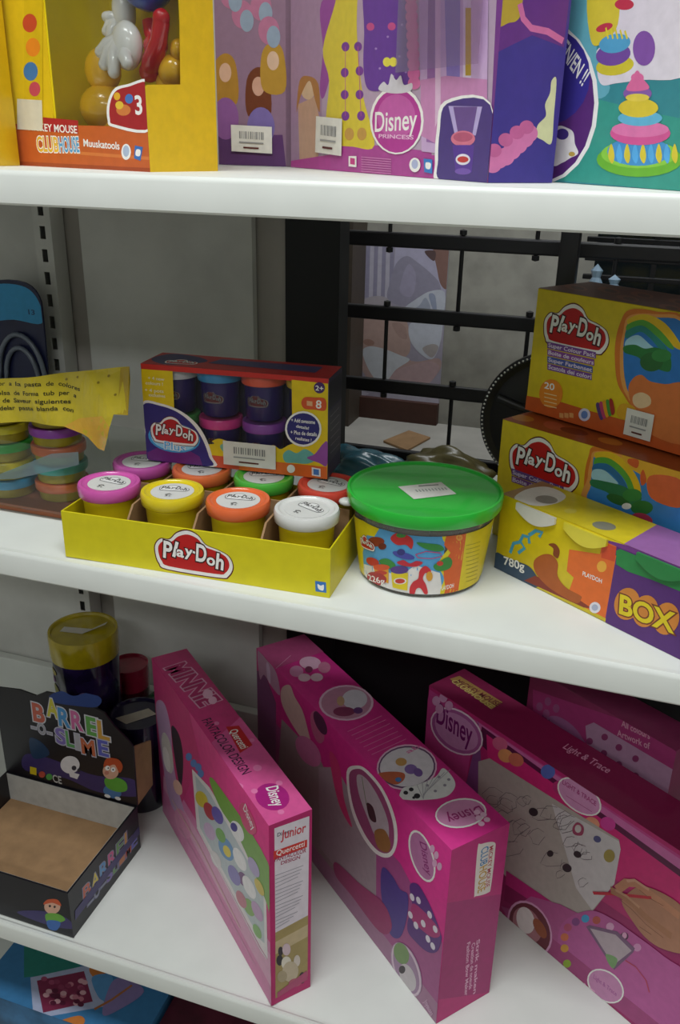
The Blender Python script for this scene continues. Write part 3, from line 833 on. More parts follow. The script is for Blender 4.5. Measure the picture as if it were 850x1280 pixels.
('e','6c3c78',2321,538,34,62,69,-43),
('l','e88cbc',9,2676,132,2609,771),
('l','e88cbc',9,2780,134,2717,770),
('l','e88cbc',9,2882,137,2823,769),
('l','e88cbc',9,2983,139,2928,768),
('l','e88cbc',9,3084,142,3032,767),
('l','e88cbc',9,3183,145,3135,766),
('l','e88cbc',9,3280,147,3236,765),
('e','f0c0dc',3728,426,157,390,401,-246),
('e','6c4870',3729,426,149,369,372,-229),
('e','e4dce4',3729,425,141,349,344,-211),
('e','8c6cb0',3802,439,43,75,83,-58),
('e','d0a060',3612,412,38,67,71,-48),
('e','7c5ca0',3905,484,69,20,45,-65),
('t','e078b0','ab','',6,3518,597,3489,836,73),
('s','e8e6e6',4185,-18,4057,132,4097,296,4099,623,4005,828,4199,831,4363,758,4465,587,4458,422,4378,224,4285,63),
('e','302c34',4150,106,16,27,31,-21),
('e','302c34',4135,205,16,27,31,-22),
('e','302c34',4274,197,21,36,40,-29),
('e','302c34',4278,143,10,18,20,-14),
('e','9890a0',4176,434,11,18,21,-15),
('e','9890a0',4319,460,11,18,20,-15),
('e','9890a0',4293,637,11,19,21,-16),
('e','9890a0',4125,670,11,19,21,-16),
('e','9890a0',4229,753,11,19,21,-16),
('s','c86848',3658,19,3710,176,3823,306,3931,232,3958,86,3841,12,3718,-8),
('e','4a80c0',3894,168,21,37,40,-27),
('l','b0acb4',8,4366,233,4094,324),
('l','b0acb4',8,4353,242,4092,416),
('l','b0acb4',8,4341,251,4090,510),
('l','b0acb4',8,4328,260,4088,604),
('l','b0acb4',8,4316,269,4086,700),
('l','b0acb4',8,4303,278,4083,796),
('l','b0acb4',8,4291,287,4081,893),
('e','f4f2ee',4809,493,113,322,222,-141),
('e','d890bc',4809,492,106,302,197,-125),
('t','a02070','Disney','',3,4825,780,4754,277,167),
('e','f0c0dc',4995,630,21,35,34,-28),
('e','f0c0dc',4980,720,21,36,35,-28),
('e','f0c0dc',5070,700,21,35,34,-28),
('e','f0c0dc',5090,592,21,35,34,-27),
('e','f0c0dc',4904,677,21,36,35,-28),
 ],
 'craft_front': [
('p','a8508c',0,0,5250,0,5238,1456,4265,1953,15,1917),
('p','88507c',4,94,661,316,706,2340,286,2720,12,2564),
('p','9c8c8c',659,226,2669,258,2737,1732,2140,2198,899,2144),
('p','a898a0',2171,490,3778,474,3690,1898,2603,2374,2095,2016),
('p','a87898',-33,-25,5250,0,5247,377,46,358),
('s','c898b4',59,2985,353,2990,720,2936,851,2583,570,2571,283,2640,128,2472),
('s','e0c0dc',380,2928,494,2900,514,2601,400,2660),
('s','d8b8b0',909,2741,1180,2961,1336,2845,1592,2734,1769,2473,1845,2298,1593,2206,1227,2276,904,2461),
('s','c86890',1840,2815,2007,2992,2175,2882,2250,2642,2088,2460,1892,2554),
('e','5c3050',2127,2852,126,117,162,-106),
('e','d078a8',1767,2094,246,273,319,-59),
('e','c890a8',1259,3125,130,75,-1,-104),
('s','d8407c',2415,2535,2690,2464,2842,1960,3076,1621,2737,1732,2495,2150),
('s','f4f2ee',2887,2489,3151,2788,3432,2890,3825,2837,4106,2580,4170,2221,4026,1863,3705,1649,3332,1678,3018,1947),
('s','a0507c',2953,2478,3174,2748,3415,2824,3772,2771,4037,2512,4099,2176,3985,1899,3720,1735,3390,1770,3080,2024),
('s','c0b4bc',3159,2626,3400,2730,3724,2626,3951,2389,3956,2044,3730,1901,3433,2123,3214,2355),
('s','4c3038',3422,2328,3581,2379,3672,2196,3515,2129),
('s','a07040',3644,2003,3867,2211,4028,2104,3966,1897,3737,1792),
('l','6c8c50',14,3280,2685,3424,2287),
('e','f4f2ee',4701,2448,207,232,203,-258),
('e','c07cac',4702,2449,177,199,185,-236),
('t','8c2c74','Disney','',3,4635,2644,4808,2246,153),
('e','e0b0d0',4895,2729,46,38,6,-60),
('e','e0b0d0',4980,2697,45,38,6,-60),
('e','e0b0d0',4962,2552,45,39,6,-60),
('e','e0b0d0',5057,2581,45,39,6,-60),
('s','503c90',3872,1543,4103,1599,4298,1528,4479,1578,4478,1143,4362,702,4140,544,3962,803,3857,1160),
('s','5c2c80',4500,1766,4663,1940,4877,1872,5061,1727,5173,1601,5217,1504,5145,1221,4957,1030,4714,961,4529,971,4512,1176,4600,1433),
('s','b03078',4591,1538,4832,1622,5104,1630,5180,1538,5029,1361,4759,1268,4578,1268),
('e','e8e0ec',4566,1628,38,47,34,-36),
('e','e8e0ec',4702,1697,37,46,33,-35),
('e','e8e0ec',4947,1675,36,46,33,-35),
('e','e8e0ec',4557,1305,39,49,34,-36),
('e','e8e0ec',4834,1412,37,48,33,-35),
('e','e8e0ec',5078,1550,35,46,32,-34),
('e','e8e0ec',4689,1243,38,49,34,-35),
('e','e8e0ec',4953,1257,36,48,33,-35),
('e','e8e0ec',5059,1234,36,48,33,-34),
('s','a0306c',2658,607,3335,769,3952,946,4168,695,3890,346,3132,348,2667,338),
('e','b8a0b8',4544,275,257,354,255,-256),
('e','e0c8d8',4545,276,241,332,248,-249),
('e','a888a8',4546,277,209,288,227,-228),
('e','7c9c60',4419,453,147,197,100,-100),
('e','d0c8cc',4594,172,144,201,128,-128),
('e','3c3038',4460,186,71,75,6,-72),
('t','e0b8d4','Joyeuses','',3,4971,117,5141,30,141),
 ],
 'craft_side': [
('p','c02878',0,0,920,0,920,3000,0,3000),
('p','a82470',5,454,-29,2165,919,1813,920,0),
('s','e8e0d8',417,2824,476,2871,688,2795,720,2626,720,2049,677,1964,475,2013,442,2084),
('t','4a88b8','CLUB','',6,484,2791,490,2494,117),
('t','c8a040','HOUSE','',6,491,2480,498,2042,122),
('t','b83040','MICKEY MOUSE','',3,616,2753,626,2070,66),
('t','eab8d4','Fashion Bow Maker','',6,407,1235,463,218,55),
('t','eab8d4','Creation de noeuds','',6,493,1174,530,301,56),
('t','eab8d4','Strik maken','',6,572,1188,619,158,56),
 ],
 'trace_top': [
('p','901c50',0,0,5000,0,5000,780,0,780),
('p','b89050',70,384,98,570,989,582,1011,311),
('t','7c3038','MICKEY MOUSE','',6,178,382,1028,433,122),
('t','e0c878','CLUBHOUSE','',6,125,347,990,316,102),
('t','f0a8cc','Light & Trace','',3,2225,437,2933,484,139),
 ],
 'trace_front': [
('p','a02868',0,0,5000,0,5009,1695,1899,1451,-12,859),
('p','c84890',23,3039,5013,3038,5010,2914,1024,2988,978,2528,906,1653,-64,1479,-50,2428),
('p','d070ac',1019,3028,4995,2986,5017,2834,1094,2931),
('p','602048',1118,3001,5000,2820,5047,2257,1446,2607,1122,2690),
('p','d8307c',1221,2922,5022,2715,5027,2109,3591,2058,1317,2379),
('e','d86890',1484,2914,131,11,-45,-125),
('e','e8a068',1607,2780,129,12,-45,-126),
('e','d87860',1795,2830,126,11,-43,-124),
('e','c03878',2565,2858,115,10,-36,-118),
('e','c03878',2948,2921,109,10,-33,-115),
('e','d848a0',3342,2806,104,10,-30,-113),
('e','e8a080',3120,2644,108,12,-32,-116),
('e','5c70c0',2343,2980,113,74,16,-111),
('e','f4f2ee',2868,2920,331,-33,-102,-259),
('e','d898c4',2868,2920,310,-31,-91,-231),
('t','a8387c','LIGHT & TRACE','',6,2593,2944,3134,2946,73),
('l','a8387c',8,2680,2802,3091,2823),
('p','88508c',906,1653,1031,2634,1046,3072,1198,2301,1313,1009),
('p','b8b0a8',1125,2372,1327,2559,3532,2684,3578,2560,3580,1980,3340,1281,3066,893,1932,704,1275,900),
('p','d4d0d0',2478,2525,3536,2661,3578,2560,3580,1980,3336,1307,3046,1468),
('l','70686c',7,2761,1754,2765,1648,2642,1537,2540,1455,2430,1427,2479,1602,2510,1683,2624,1770,2685,1803),
('l','70686c',7,2815,2473,2777,2389,2713,2313,2637,2237,2592,2266,2605,2357,2615,2399,2694,2486,2740,2503),
('l','70686c',7,3213,1703,3176,1635,3151,1575,3097,1525,3081,1567,3062,1600,3079,1651,3127,1720,3173,1728),
('l','70686c',7,2443,1921,2397,1812,2359,1707,2265,1661,2227,1724,2167,1750,2236,1887,2313,1977,2420,1981),
('l','70686c',7,1616,2045,1616,1922,1532,1788,1413,1772,1312,1792,1255,1853,1381,2062,1485,2129,1633,2137),
('l','70686c',7,2892,1720,2912,1672,2860,1615,2814,1606,2756,1587,2758,1647,2797,1725,2844,1747,2891,1758),
('l','70686c',7,2625,2475,2643,2381,2524,2284,2430,2228,2317,2196,2362,2352,2402,2438,2507,2501,2570,2528),
('l','70686c',7,2112,1451,2068,1326,1956,1206,1837,1089,1755,1107,1793,1266,1810,1329,1936,1458,2003,1490),
('l','70686c',7,2179,1902,2103,1780,2042,1671,1931,1571,1897,1641,1876,1719,1905,1798,2008,1928,2092,1944),
('l','70686c',7,2067,1739,1986,1584,1932,1438,1795,1356,1752,1453,1673,1493,1759,1665,1874,1805,2017,1815),
('l','70686c',7,3039,2165,3033,2104,3004,2041,2952,2030,2914,2050,2883,2072,2931,2168,2975,2205,3041,2208),
('l','70686c',7,1821,2036,1849,1951,1761,1854,1675,1845,1573,1824,1565,1909,1651,2054,1734,2090,1829,2103),
('l','70686c',7,1555,1949,1573,1886,1487,1817,1420,1787,1335,1758,1366,1861,1404,1932,1478,1970,1529,1988),
('l','70686c',7,2967,2226,2953,2148,2876,2074,2805,2007,2743,2008,2770,2120,2783,2163,2861,2236,2902,2256),
('l','70686c',7,2843,1551,2812,1492,2781,1441,2732,1390,2712,1418,2709,1464,2718,1496,2765,1559,2799,1569),
('l','70686c',7,2859,2507,2791,2384,2748,2270,2641,2197,2610,2280,2555,2324,2608,2443,2698,2560,2804,2565),
('l','70686c',7,2135,2354,2120,2298,2095,2241,2043,2227,2015,2252,1982,2268,2028,2350,2070,2389,2133,2390),
('l','70686c',7,1884,2158,1906,2059,1818,1948,1721,1940,1616,1931,1590,2009,1692,2181,1783,2226,1899,2236),
('l','70686c',7,3101,2197,3124,2139,3054,2073,2999,2054,2924,2028,2940,2116,2978,2194,3038,2223,3086,2238),
('l','70686c',7,2494,2358,2489,2264,2381,2173,2289,2100,2196,2087,2240,2234,2264,2296,2367,2374,2420,2400),
('l','70686c',7,2962,2521,2901,2397,2817,2287,2706,2177,2648,2227,2658,2350,2673,2413,2785,2543,2856,2565),
('l','70686c',7,1868,1790,1771,1637,1708,1498,1568,1389,1533,1488,1480,1553,1537,1680,1660,1836,1782,1850),
('l','70686c',7,2194,1857,2161,1772,2129,1689,2054,1658,2021,1703,1973,1723,2032,1836,2094,1903,2181,1907),
('l','70686c',7,2058,2275,2063,2217,2022,2155,1967,2150,1916,2155,1893,2189,1950,2286,1998,2315,2066,2319),
('l','70686c',7,2676,2284,2693,2242,2645,2196,2605,2187,2552,2171,2558,2226,2591,2289,2633,2307,2672,2315),
('l','70686c',7,3199,2159,3206,2105,3143,2049,3093,2012,3035,1997,3058,2086,3075,2130,3132,2171,3164,2187),
('e','3c3438',2202,2188,74,10,-25,-80),
('e','3c3438',2986,2021,56,8,-17,-62),
('e','3c3438',2864,1682,69,12,-22,-80),
('e','3c3438',2569,1711,48,8,-19,-65),
('e','5c608c',3236,2474,53,6,-16,-59),
('e','a89850',3443,2349,76,59,16,-96),
('s','a8506c',2851,2379,2909,2517,3013,2512,3010,2372,2890,2297),
('e','d0ccc8',2936,2427,47,35,10,-61),
('p','c02c7c',1867,841,3122,973,3219,878,2882,731,1884,585),
('p','90205c',1884,585,2882,731,3650,971,3693,714,1891,270),
('p','b85c94',1952,44,2357,742,2842,1000,3607,1225,4945,1497,5017,141,2110,-195),
('s','c060a0',2902,595,3056,960,3336,1307,3637,1424,3939,1451,4405,1459,4856,1409,4946,507,4055,84,3393,118,2964,182),
('p','a02868',1890,23,4981,99,5000,0,1870,-77),
('p','a84880',1846,117,2204,295,4947,389,4981,99,2091,-47),
('e','e0a8cc',2402,147,277,437,300,-258),
('e','70303c',2403,148,255,402,276,-237),
('e','b07880',2356,172,179,280,195,-168),
('e','e8e0dc',2319,235,140,169,92,-183),
('e','507c3c',2481,-170,122,113,12,-87),
('e','a05838',2581,308,63,104,116,-88),
('e','c05878',3024,719,61,55,10,-67),
('e','d87850',2999,512,62,56,10,-68),
('e','d8a040',3028,321,62,57,10,-69),
('e','98b838',3105,93,62,59,11,-69),
('e','8c4c8c',3131,920,60,53,10,-66),
('e','48a8d8',3264,1097,58,51,10,-65),
('e','c05c50',3429,1213,57,50,10,-64),
('e','e0a8cc',3636,1279,55,49,11,-63),
('e','5c3050',3855,1304,53,48,11,-62),
('e','d898c4',4053,1284,51,48,11,-61),
('e','e0a8c8',3853,1316,32,29,9,-49),
('p','806080',3297,977,3339,1044,3746,1292,4024,1244,4014,1163,3807,643),
('p','c0b0b8',3359,1003,3733,1222,3989,1168,3783,709),
('s','80a870',3653,796,3820,863,3791,658,3697,688),
('e','f4f2ee',3726,260,260,0,-99,-311),
('e','d090bc',3727,261,240,0,-88,-276),
('t','b060a0','Light & Trace','',6,3537,228,3912,246,75),
('l','c84858',16,3931,939,4085,969,4255,887,4329,741),
('t','f0b8d8','Light & Trace','',4,3097,-138,3841,-92,140),
('p','40182c',3925,2197,4810,2170,4842,1802,4178,1569,3937,1799),
('s','b88468',3734,1791,3794,2006,3921,2221,4129,2339,4453,2376,4700,2201,4676,1781,4385,1565,4138,1533,3932,1627),
('l','c88c6c',110,4485,2208,4092,2229,3862,2225,3746,2144,3637,1931),
('l','d8a488',40,4050,2274,3843,2264,3742,2167),
('l','c83040',42,3314,1605,3572,1807,4101,2183),
('l','b07c5c',105,4446,1839,4082,1842,3860,1898,3692,1894,3551,1859),
('l','c89878',40,3976,1914,3781,1941,3616,1913),
('l','8a5c44',9,3694,1812,3877,1802,4102,1736,4355,1730),
('l','8a5c44',8,3929,2174,4071,2158,4268,2192),
('l','7c5040',9,4027,1628,4199,1644),
('e','f0d8e8',642,2631,496,-37,-217,-421),
('e','b060a0',643,2631,469,-35,-200,-387),
('e','cc90c0',645,2633,416,-31,-165,-320),
('t','7c2070','Disney','',5,226,2560,973,2569,376),
('e','d8a0c8',192,2927,83,47,8,-84),
('e','d8a0c8',335,3066,82,46,8,-83),
('e','d8a0c8',462,2992,81,46,8,-82),
('e','d8a0c8',272,2825,83,47,8,-84),
 ],
 'tall_front': [
('p','a83c78',81,3372,1969,3790,2481,3667,2617,2936,168,2776),
('s','a06494',199,2561,227,2811,409,3070,606,3183,877,3162,1106,3003,1150,2911,907,2791,618,2706),
('t','7c2864','Disney','',3,314,2862,772,2890,187),
('e','a05888',239,3155,58,33,10,-70),
('e','a05888',371,3320,57,32,10,-69),
('e','a05888',529,3289,56,32,11,-69),
('e','a05888',372,3109,57,33,10,-70),
('p','b890b0',1046,3290,1167,3419,3105,3406,3087,2922,1161,2844),
('e','8c3c6c',1369,3293,50,30,9,-52),
('e','8c3c6c',1605,3264,49,30,9,-52),
('e','8c3c6c',1873,3246,47,29,9,-51),
('e','8c3c6c',1398,3035,50,31,9,-53),
('e','8c3c6c',1649,3005,49,31,9,-52),
('e','8c3c6c',1918,2990,47,30,9,-51),
('e','8c3c6c',1150,3088,52,31,9,-54),
('t','d8a0b8','All colours','',6,1586,3607,2018,3655,96),
('t','d8a0b8','Artwork of','',6,1550,3430,2045,3506,97),
 ],
 'low_top': [
('p','3c78a8',0,0,3000,0,3000,2300,0,2300),
('p','2c7c70',182,992,1084,1313,1403,838,597,440),
('p','a8b0cc',696,475,1474,1011,2150,434,1208,-135),
('p','7c2848',832,460,1456,874,1910,439,1282,8),
('e','a04868',1535,723,49,18,26,-39),
('e','5c1c38',1330,309,48,17,26,-37),
('e','c07888',1392,586,49,17,26,-38),
('e','a04868',1187,339,49,17,26,-37),
('e','8c3858',1169,303,49,17,26,-37),
('e','d0a0a8',1680,323,48,17,25,-36),
('e','8c3858',1382,450,49,17,26,-37),
('e','a04868',1578,592,49,17,25,-38),
('e','8c3858',1615,574,49,17,25,-38),
('e','5c1c38',1623,505,49,17,25,-37),
('e','a04868',1081,516,49,17,27,-38),
('e','d0a0a8',1140,360,49,17,26,-37),
('e','d0a0a8',1590,694,49,17,26,-38),
('e','8c3858',1678,433,48,17,25,-37),
('e','c07888',1702,413,48,17,25,-37),
('e','8c3858',1154,551,49,17,27,-38),
('e','8c3858',1564,434,49,17,25,-37),
('e','c07888',1313,206,48,17,26,-36),
('e','c07888',1400,373,49,17,26,-37),
('e','8c3858',1278,493,49,17,26,-38),
('e','d0a0a8',1565,399,48,17,25,-37),
('e','5c1c38',1471,254,48,17,25,-36),
('e','5c1c38',1667,356,48,17,25,-37),
('e','8c3858',1373,549,49,17,26,-38),
('e','d0a0a8',1671,521,49,17,25,-37),
('e','d0a0a8',1383,405,49,17,26,-37),
('e','5c1c38',1225,401,49,17,26,-37),
('e','d0a0a8',1376,250,48,17,26,-36),
('e','c07888',1604,412,48,17,25,-37),
('e','5c1c38',1761,327,48,17,24,-36),
('e','d0a0a8',1139,285,49,17,26,-37),
('e','5c1c38',1257,311,48,17,26,-37),
('e','d0a0a8',1522,694,49,18,26,-38),
('e','5c1c38',1329,202,48,17,26,-36),
('e','a04868',927,526,49,18,27,-38),
('e','5c1c38',1311,336,49,17,26,-37),
('s','c87838',1509,958,1701,1092,1844,1011,1687,827),
('s','c87838',1588,-87,1838,146,1995,86,1916,-141),
('s','5890c0',1650,813,1944,950,2120,574,1974,523),
('s','8878a8',2009,845,2225,985,2595,865,2396,461,2179,296),
('l','a8683c',40,2013,326,2184,566,2349,903),
 ],
 'bucket': [
('p','58a4d8',-354,721,-214,734,-27,748,229,757,426,763,426,432,500,70,472,-41,188,-44,-120,-40,-431,-13,-662,39,-775,153,-691,488),
('p','e8e4e0',-715,149,-345,242,-68,198,119,378,404,283,483,-42,188,-44,-234,-29,-602,2,-741,46),
('p','e4d020',-976,644,-591,723,-320,723,-398,600,-527,573,-658,303,-671,-6,-880,6,-976,368),
('s','e4d020',472,-41,437,77,462,207,375,375,410,492,464,586,388,708,424,783,683,774,1021,773,1083,547,1117,255,1101,-99,731,-48),
('p','e06428',428,744,665,758,677,393,690,-38,482,-32,500,70,462,207,413,373,501,523,414,629),
('e','e8a040',584,696,41,-7,6,-40),
('t','f4f2ee','PLAYDOH','',6,429,57,609,73,52),
('l','a89c20',7,687,579,925,563),
('l','a89c20',7,697,528,934,510),
('l','a89c20',7,707,476,944,458),
('l','a89c20',7,718,424,954,405),
('l','a89c20',7,729,371,964,351),
('l','a89c20',7,740,318,975,297),
('l','a89c20',7,752,265,987,243),
('l','a89c20',7,764,211,999,187),
('l','a89c20',7,777,157,1012,132),
('l','a89c20',7,790,102,1026,75),
('e','8c3420',-383,545,130,44,-4,-60),
('e','702818',-285,520,57,17,-2,-40),
('s','c83030',-176,648,-99,734,18,727,80,668,66,569,3,609,-99,589),
('e','3c8c3c',-53,714,54,11,0,-29),
('s','3c8c40',116,653,236,652,369,632,420,570,331,555,197,592),
('e','4c50a8',-24,474,127,-12,-9,-40),
('e','3c3c80',-51,510,47,9,0,-39),
('s','c83040',-99,372,-21,418,54,390,126,429,198,414,129,359,-20,348),
('l','d03868',9,113,506,225,554,378,534,410,492,294,467,142,470,113,506),
('s','3c8c3c',319,377,388,434,478,476,534,420,525,341,449,310,362,316),
('s','3c8c3c',-340,324,-222,390,-119,348,-139,282,-248,273),
('e','c83c30',-457,272,113,15,-30,-58),
('e','c84030',391,404,38,-2,3,-30),
('s','d03038',168,313,228,376,297,317,272,277,234,286,211,214,254,134,282,32,243,21,190,90,142,77,117,-9,67,-4,64,88,100,164,155,211),
('e','e0a030',284,246,38,0,5,-61),
('p','e4cc20',-172,234,39,268,35,43,-152,45),
('e','5c3c88',-70,286,110,23,0,-50),
('e','e8e0d8',-58,148,81,17,0,-41),
('e','c83c30',-58,148,61,13,0,-31),
('p','e4a428',-440,229,-203,276,-208,82,-381,88),
('e','e0582c',-312,251,125,40,-2,-41),
('e','c8402c',-327,177,103,34,-2,-31),
('e','b03030',-407,76,171,30,-36,-92),
('t','f4f2ee','226g','',4,-544,5,-255,57,73),
('logo','','',1,-662,401,-410,439),
 ],
 'slime_card': [
('s','3c3068',448,473,922,521,1372,451,1819,416,2419,539,2583,427,2507,196,1785,81,1188,188,399,130),
('s','1c3a7c',1083,1780,1323,1928,1537,1890,1839,2022,2046,1954,1928,1777,1516,1705,1159,1678),
('s','1c3a5c',577,830,806,811,932,604,599,432),
('t','c0604c','B','c8c8d0',12,709,1228,936,1223,341),
('t','c8c040','A','c8c8d0',12,988,1391,1212,1386,336),
('t','4a90c8','R','c8c8d0',12,1197,1259,1419,1254,337),
('t','c8689c','R','c8c8d0',12,1435,1258,1656,1253,336),
('t','60a050','E','c8c8d0',12,1711,1221,1929,1217,334),
('t','c89840','L','c8c8d0',12,1913,1197,2130,1193,333),
('t','a0a0a8','-','b8b8c8',10,648,1008,740,1008,200),
('t','a0a0a8','O','b8b8c8',10,768,992,921,992,199),
('t','a0a0a8','-','b8b8c8',10,950,976,1041,976,199),
('t','8070b8','S','b8b8c8',10,1106,891,1302,891,296),
('t','60a060','L','b8b8c8',10,1301,879,1451,880,295),
('t','b0b0b8','I','b8b8c8',10,1479,864,1554,864,294),
('t','c06848','M','b8b8c8',10,1578,811,1830,813,294),
('t','5c60b8','E','b8b8c8',10,1894,866,2085,867,292),
('e','e4e0e4',1316,500,188,52,-21,-183),
('p','e4e0e4',1270,358,1482,353,1424,238,1288,249),
('e','303040',1388,456,47,13,-6,-50),
('e','303040',1476,432,31,9,-5,-42),
('p','d8c020',510,244,637,246,616,91,489,88),
('e','c05040',732,140,65,18,-9,-69),
('e','50a050',872,130,65,18,-9,-69),
('t','c8c8c8','CE','',6,939,50,1110,50,154),
('s','4a7ab0',1909,118,1983,269,2193,298,2239,149,2080,37),
('s','60a83c',1967,410,2196,491,2352,440,2353,280,2184,198,1980,236),
('e','d8a890',2087,587,151,42,-15,-163),
('s','b84c28',1961,648,2037,826,2244,868,2321,748,2250,602,2175,739,2051,673),
('e','f4f0f0',2033,636,45,13,-5,-49),
('e','f4f0f0',2136,633,45,13,-5,-49),
('e','202020',2048,640,15,4,-2,-16),
('e','202020',2136,633,15,4,-2,-16),
('e','c88070',2009,534,45,13,-4,-41),
('e','e8e8e8',1978,56,56,-6,-14,-35),
('e','e8e8e8',2172,64,55,-6,-13,-35),
 ],
 'poster': [
('p','a8a2b4',-327,3569,1933,3676,2044,-356,-217,-521),
('p','9894ac',1,3420,91,3425,97,2212,5,2205),
('p','c0bccc',91,3425,180,3429,188,2218,97,2212),
('p','9894ac',180,3429,269,3434,279,2224,188,2218),
('p','c0bccc',269,3434,358,3438,370,2231,279,2224),
('p','9894ac',358,3438,446,3443,461,2237,370,2231),
('p','c0bccc',446,3443,534,3447,551,2243,461,2237),
('p','9894ac',534,3447,622,3452,641,2250,551,2243),
('p','b8b4cc',657,3453,1776,3510,1797,2196,623,2248),
('s','9c98ac',515,2241,572,2585,680,2961,901,3139,1153,3021,1480,2793,1667,2589,1649,2320,1166,2150,811,2090),
('s','a8a2ba',797,2380,865,2805,980,2978,1133,2739,1068,2314),
('s','8c6c64',1478,3366,1819,3383,1841,2568,1684,2590,1575,2931),
('s','645050',1295,3259,1519,3271,1514,3075,1389,3133),
('s','bca098',-171,1914,269,2016,782,1950,970,1791,1060,1449,1079,1096,867,933,492,1043,-65,884),
('s','b4acb4',-99,1989,6,2171,260,2257,516,2224,634,2008,383,1920,53,1878),
('s','b0948c',649,1679,829,1710,981,1583,992,1372,807,1427),
('e','a88478',131,1227,129,-11,-11,-72),
('s','bca09c',-83,846,338,185,904,169,1448,373,1787,768,1735,1013,1235,896,680,988),
('s','c0a4a8',488,238,698,591,1149,815,1596,929,1769,767,1485,377,902,206),
('s','d0d4dc',-12,998,153,1139,489,1115,864,1005,1088,918,787,672,594,397,408,341,172,576),
('s','c8ccd8',904,2028,1160,2252,1467,2442,1781,2430,1785,1855,1749,1332,1593,982,1297,1098,1084,1345,1031,1657,1183,1842,1104,1974),
('s','a8aec0',1067,2006,1239,2121,1370,2301,1490,2071,1359,1890,1177,1945),
('s','9ca4bc',1436,2373,1578,2349,1641,1912,1523,2108),
('s','b0a8a8',1364,1192,1572,1316,1719,1259,1591,1018),
('p','c0bccc',456,85,1788,189,1810,-141,920,-165),
('p','c0bccc',-119,138,190,57,-112,-126),
 ],
 'bag_film': [
('p','c8b42c',1169,1608,2847,1867,3532,2001,4088,2092,4095,1926,4104,1548,3935,1548,3877,1386,3820,1242,3714,1049,3639,1069,3553,1189,3428,1263,3235,1320,2771,1316,1064,1096),
('p','b09420',3961,2061,4088,2092,4104,1548,3978,1553),
('p','d8a838',3425,1431,3781,1511,3877,1386,3714,1049,3629,1078,3512,1224,3235,1320),
('t','3a3818','por','',6,2240,1698,2385,1712,49),
('t','3a3818','a','',6,2443,1719,2491,1723,49),
('t','3a3818','la','',6,2549,1729,2644,1739,49),
('t','3a3818','pasta','',6,2702,1745,2936,1769,49),
('t','3a3818','de','',6,2992,1775,3084,1784,48),
('t','3a3818','colores','',6,3140,1790,3451,1756,48),
('t','3a3818','Bolsa','',6,2222,1586,2464,1612,50),
('t','3a3818','de','',6,2522,1618,2618,1628,49),
('t','3a3818','Forma','',6,2676,1634,2911,1659,49),
('t','3a3818','tub','',6,2968,1665,3107,1680,49),
('t','3a3818','per','',6,3163,1686,3299,1694,48),
('t','3a3818','a','',6,3353,1682,3396,1668,46),
('t','3a3818','so','',6,2207,1494,2305,1505,50),
('t','3a3818','de','',6,2364,1511,2461,1522,50),
('t','3a3818','Saveur','',6,2519,1528,2805,1559,50),
('t','3a3818','siguientes','',6,2862,1566,3323,1599,49),
('t','3a3818','modelar','',6,2192,1401,2533,1440,50),
('t','3a3818','pasta','',6,2591,1446,2829,1473,50),
('t','3a3818','blanda','',6,2887,1479,3167,1510,49),
('t','3a3818','con','',6,3223,1517,3357,1497,49),
('e','8c7820',3246,1868,17,2,-2,-15),
('e','8c7820',3414,1914,16,2,-2,-14),
('e','8c7820',3712,1887,16,2,-1,-14),
('e','8c7820',3826,1964,16,2,-1,-14),
('e','8c7820',3934,1768,16,2,-1,-14),
 ],
}


# ------------------------------------------------------------------ materials
M_shelf = mat('shelf_paint', 'dfe2dc', .38, .02, 14, .02)
M_panel = mat('panel_paint', 'd6d6d0', .6, .06, 9, .05)
M_wall = mat('plaster', 'a09e94', .85, .10, 22, .35)
M_black = mat('black_metal', '17171a', .45, .05, 30)
M_dark = mat('dark_panel', '121316', .6, .1, 12)
M_floor = mat('floor_vinyl', 'c0bcb2', .5, .1, 6)
M_card = mat('brown_cardboard', 'a5825c', .8, .08, 40, .1)
M_white = mat('white_plastic', 'e4e4e0', .3, .02, 40)
Z1, Z2, Z3 = 1.5, 1.0809, 0.4515
LIFT = .0004
XL, XR = -1.42, 0.62

# ------------------------------------------------------------------ the room
def struct(name, bm, m): o = obj(name, bm, m); o['kind'] = 'structure'; return o
struct('floor', box_mesh(-3, 3, -4, 1.3, -.1, 0), M_floor)
struct('ceiling', box_mesh(-3, 3, -4, 1.3, 2.95, 3.05), mat('ceiling_paint', 'ececea', .9, .02, 5))
struct('wall_left', box_mesh(-3.1, -3, -4, 1.3, 0, 2.95), mat('shop_wall', 'e6e6e2', .9, .04, 8))
struct('wall_right', box_mesh(3, 3.1, -4, 1.3, 0, 2.95), MATS['shop_wall'])
struct('wall_front', box_mesh(-3, 3, -4.1, -4, 0, 2.95), MATS['shop_wall'])
struct('wall_back', box_mesh(-3, 3, 1.12, 1.3, 0, 2.95), M_wall)
for (x, y) in LIGHTS:
    t = thing('ceiling_light', 'long white strip light on the ceiling above the shelves' if y > -2 else 'long white strip light on the ceiling behind the viewer', 'light', (x, y, 2.87))
    bm = bmesh.new(); bx(bm, -.8, .8, -.19, -.16, 0, .08); bx(bm, -.8, .8, .16, .19, 0, .08); bx(bm, -.8, .8, -.19, .19, .06, .08); obj('housing', bm, M_white, t)
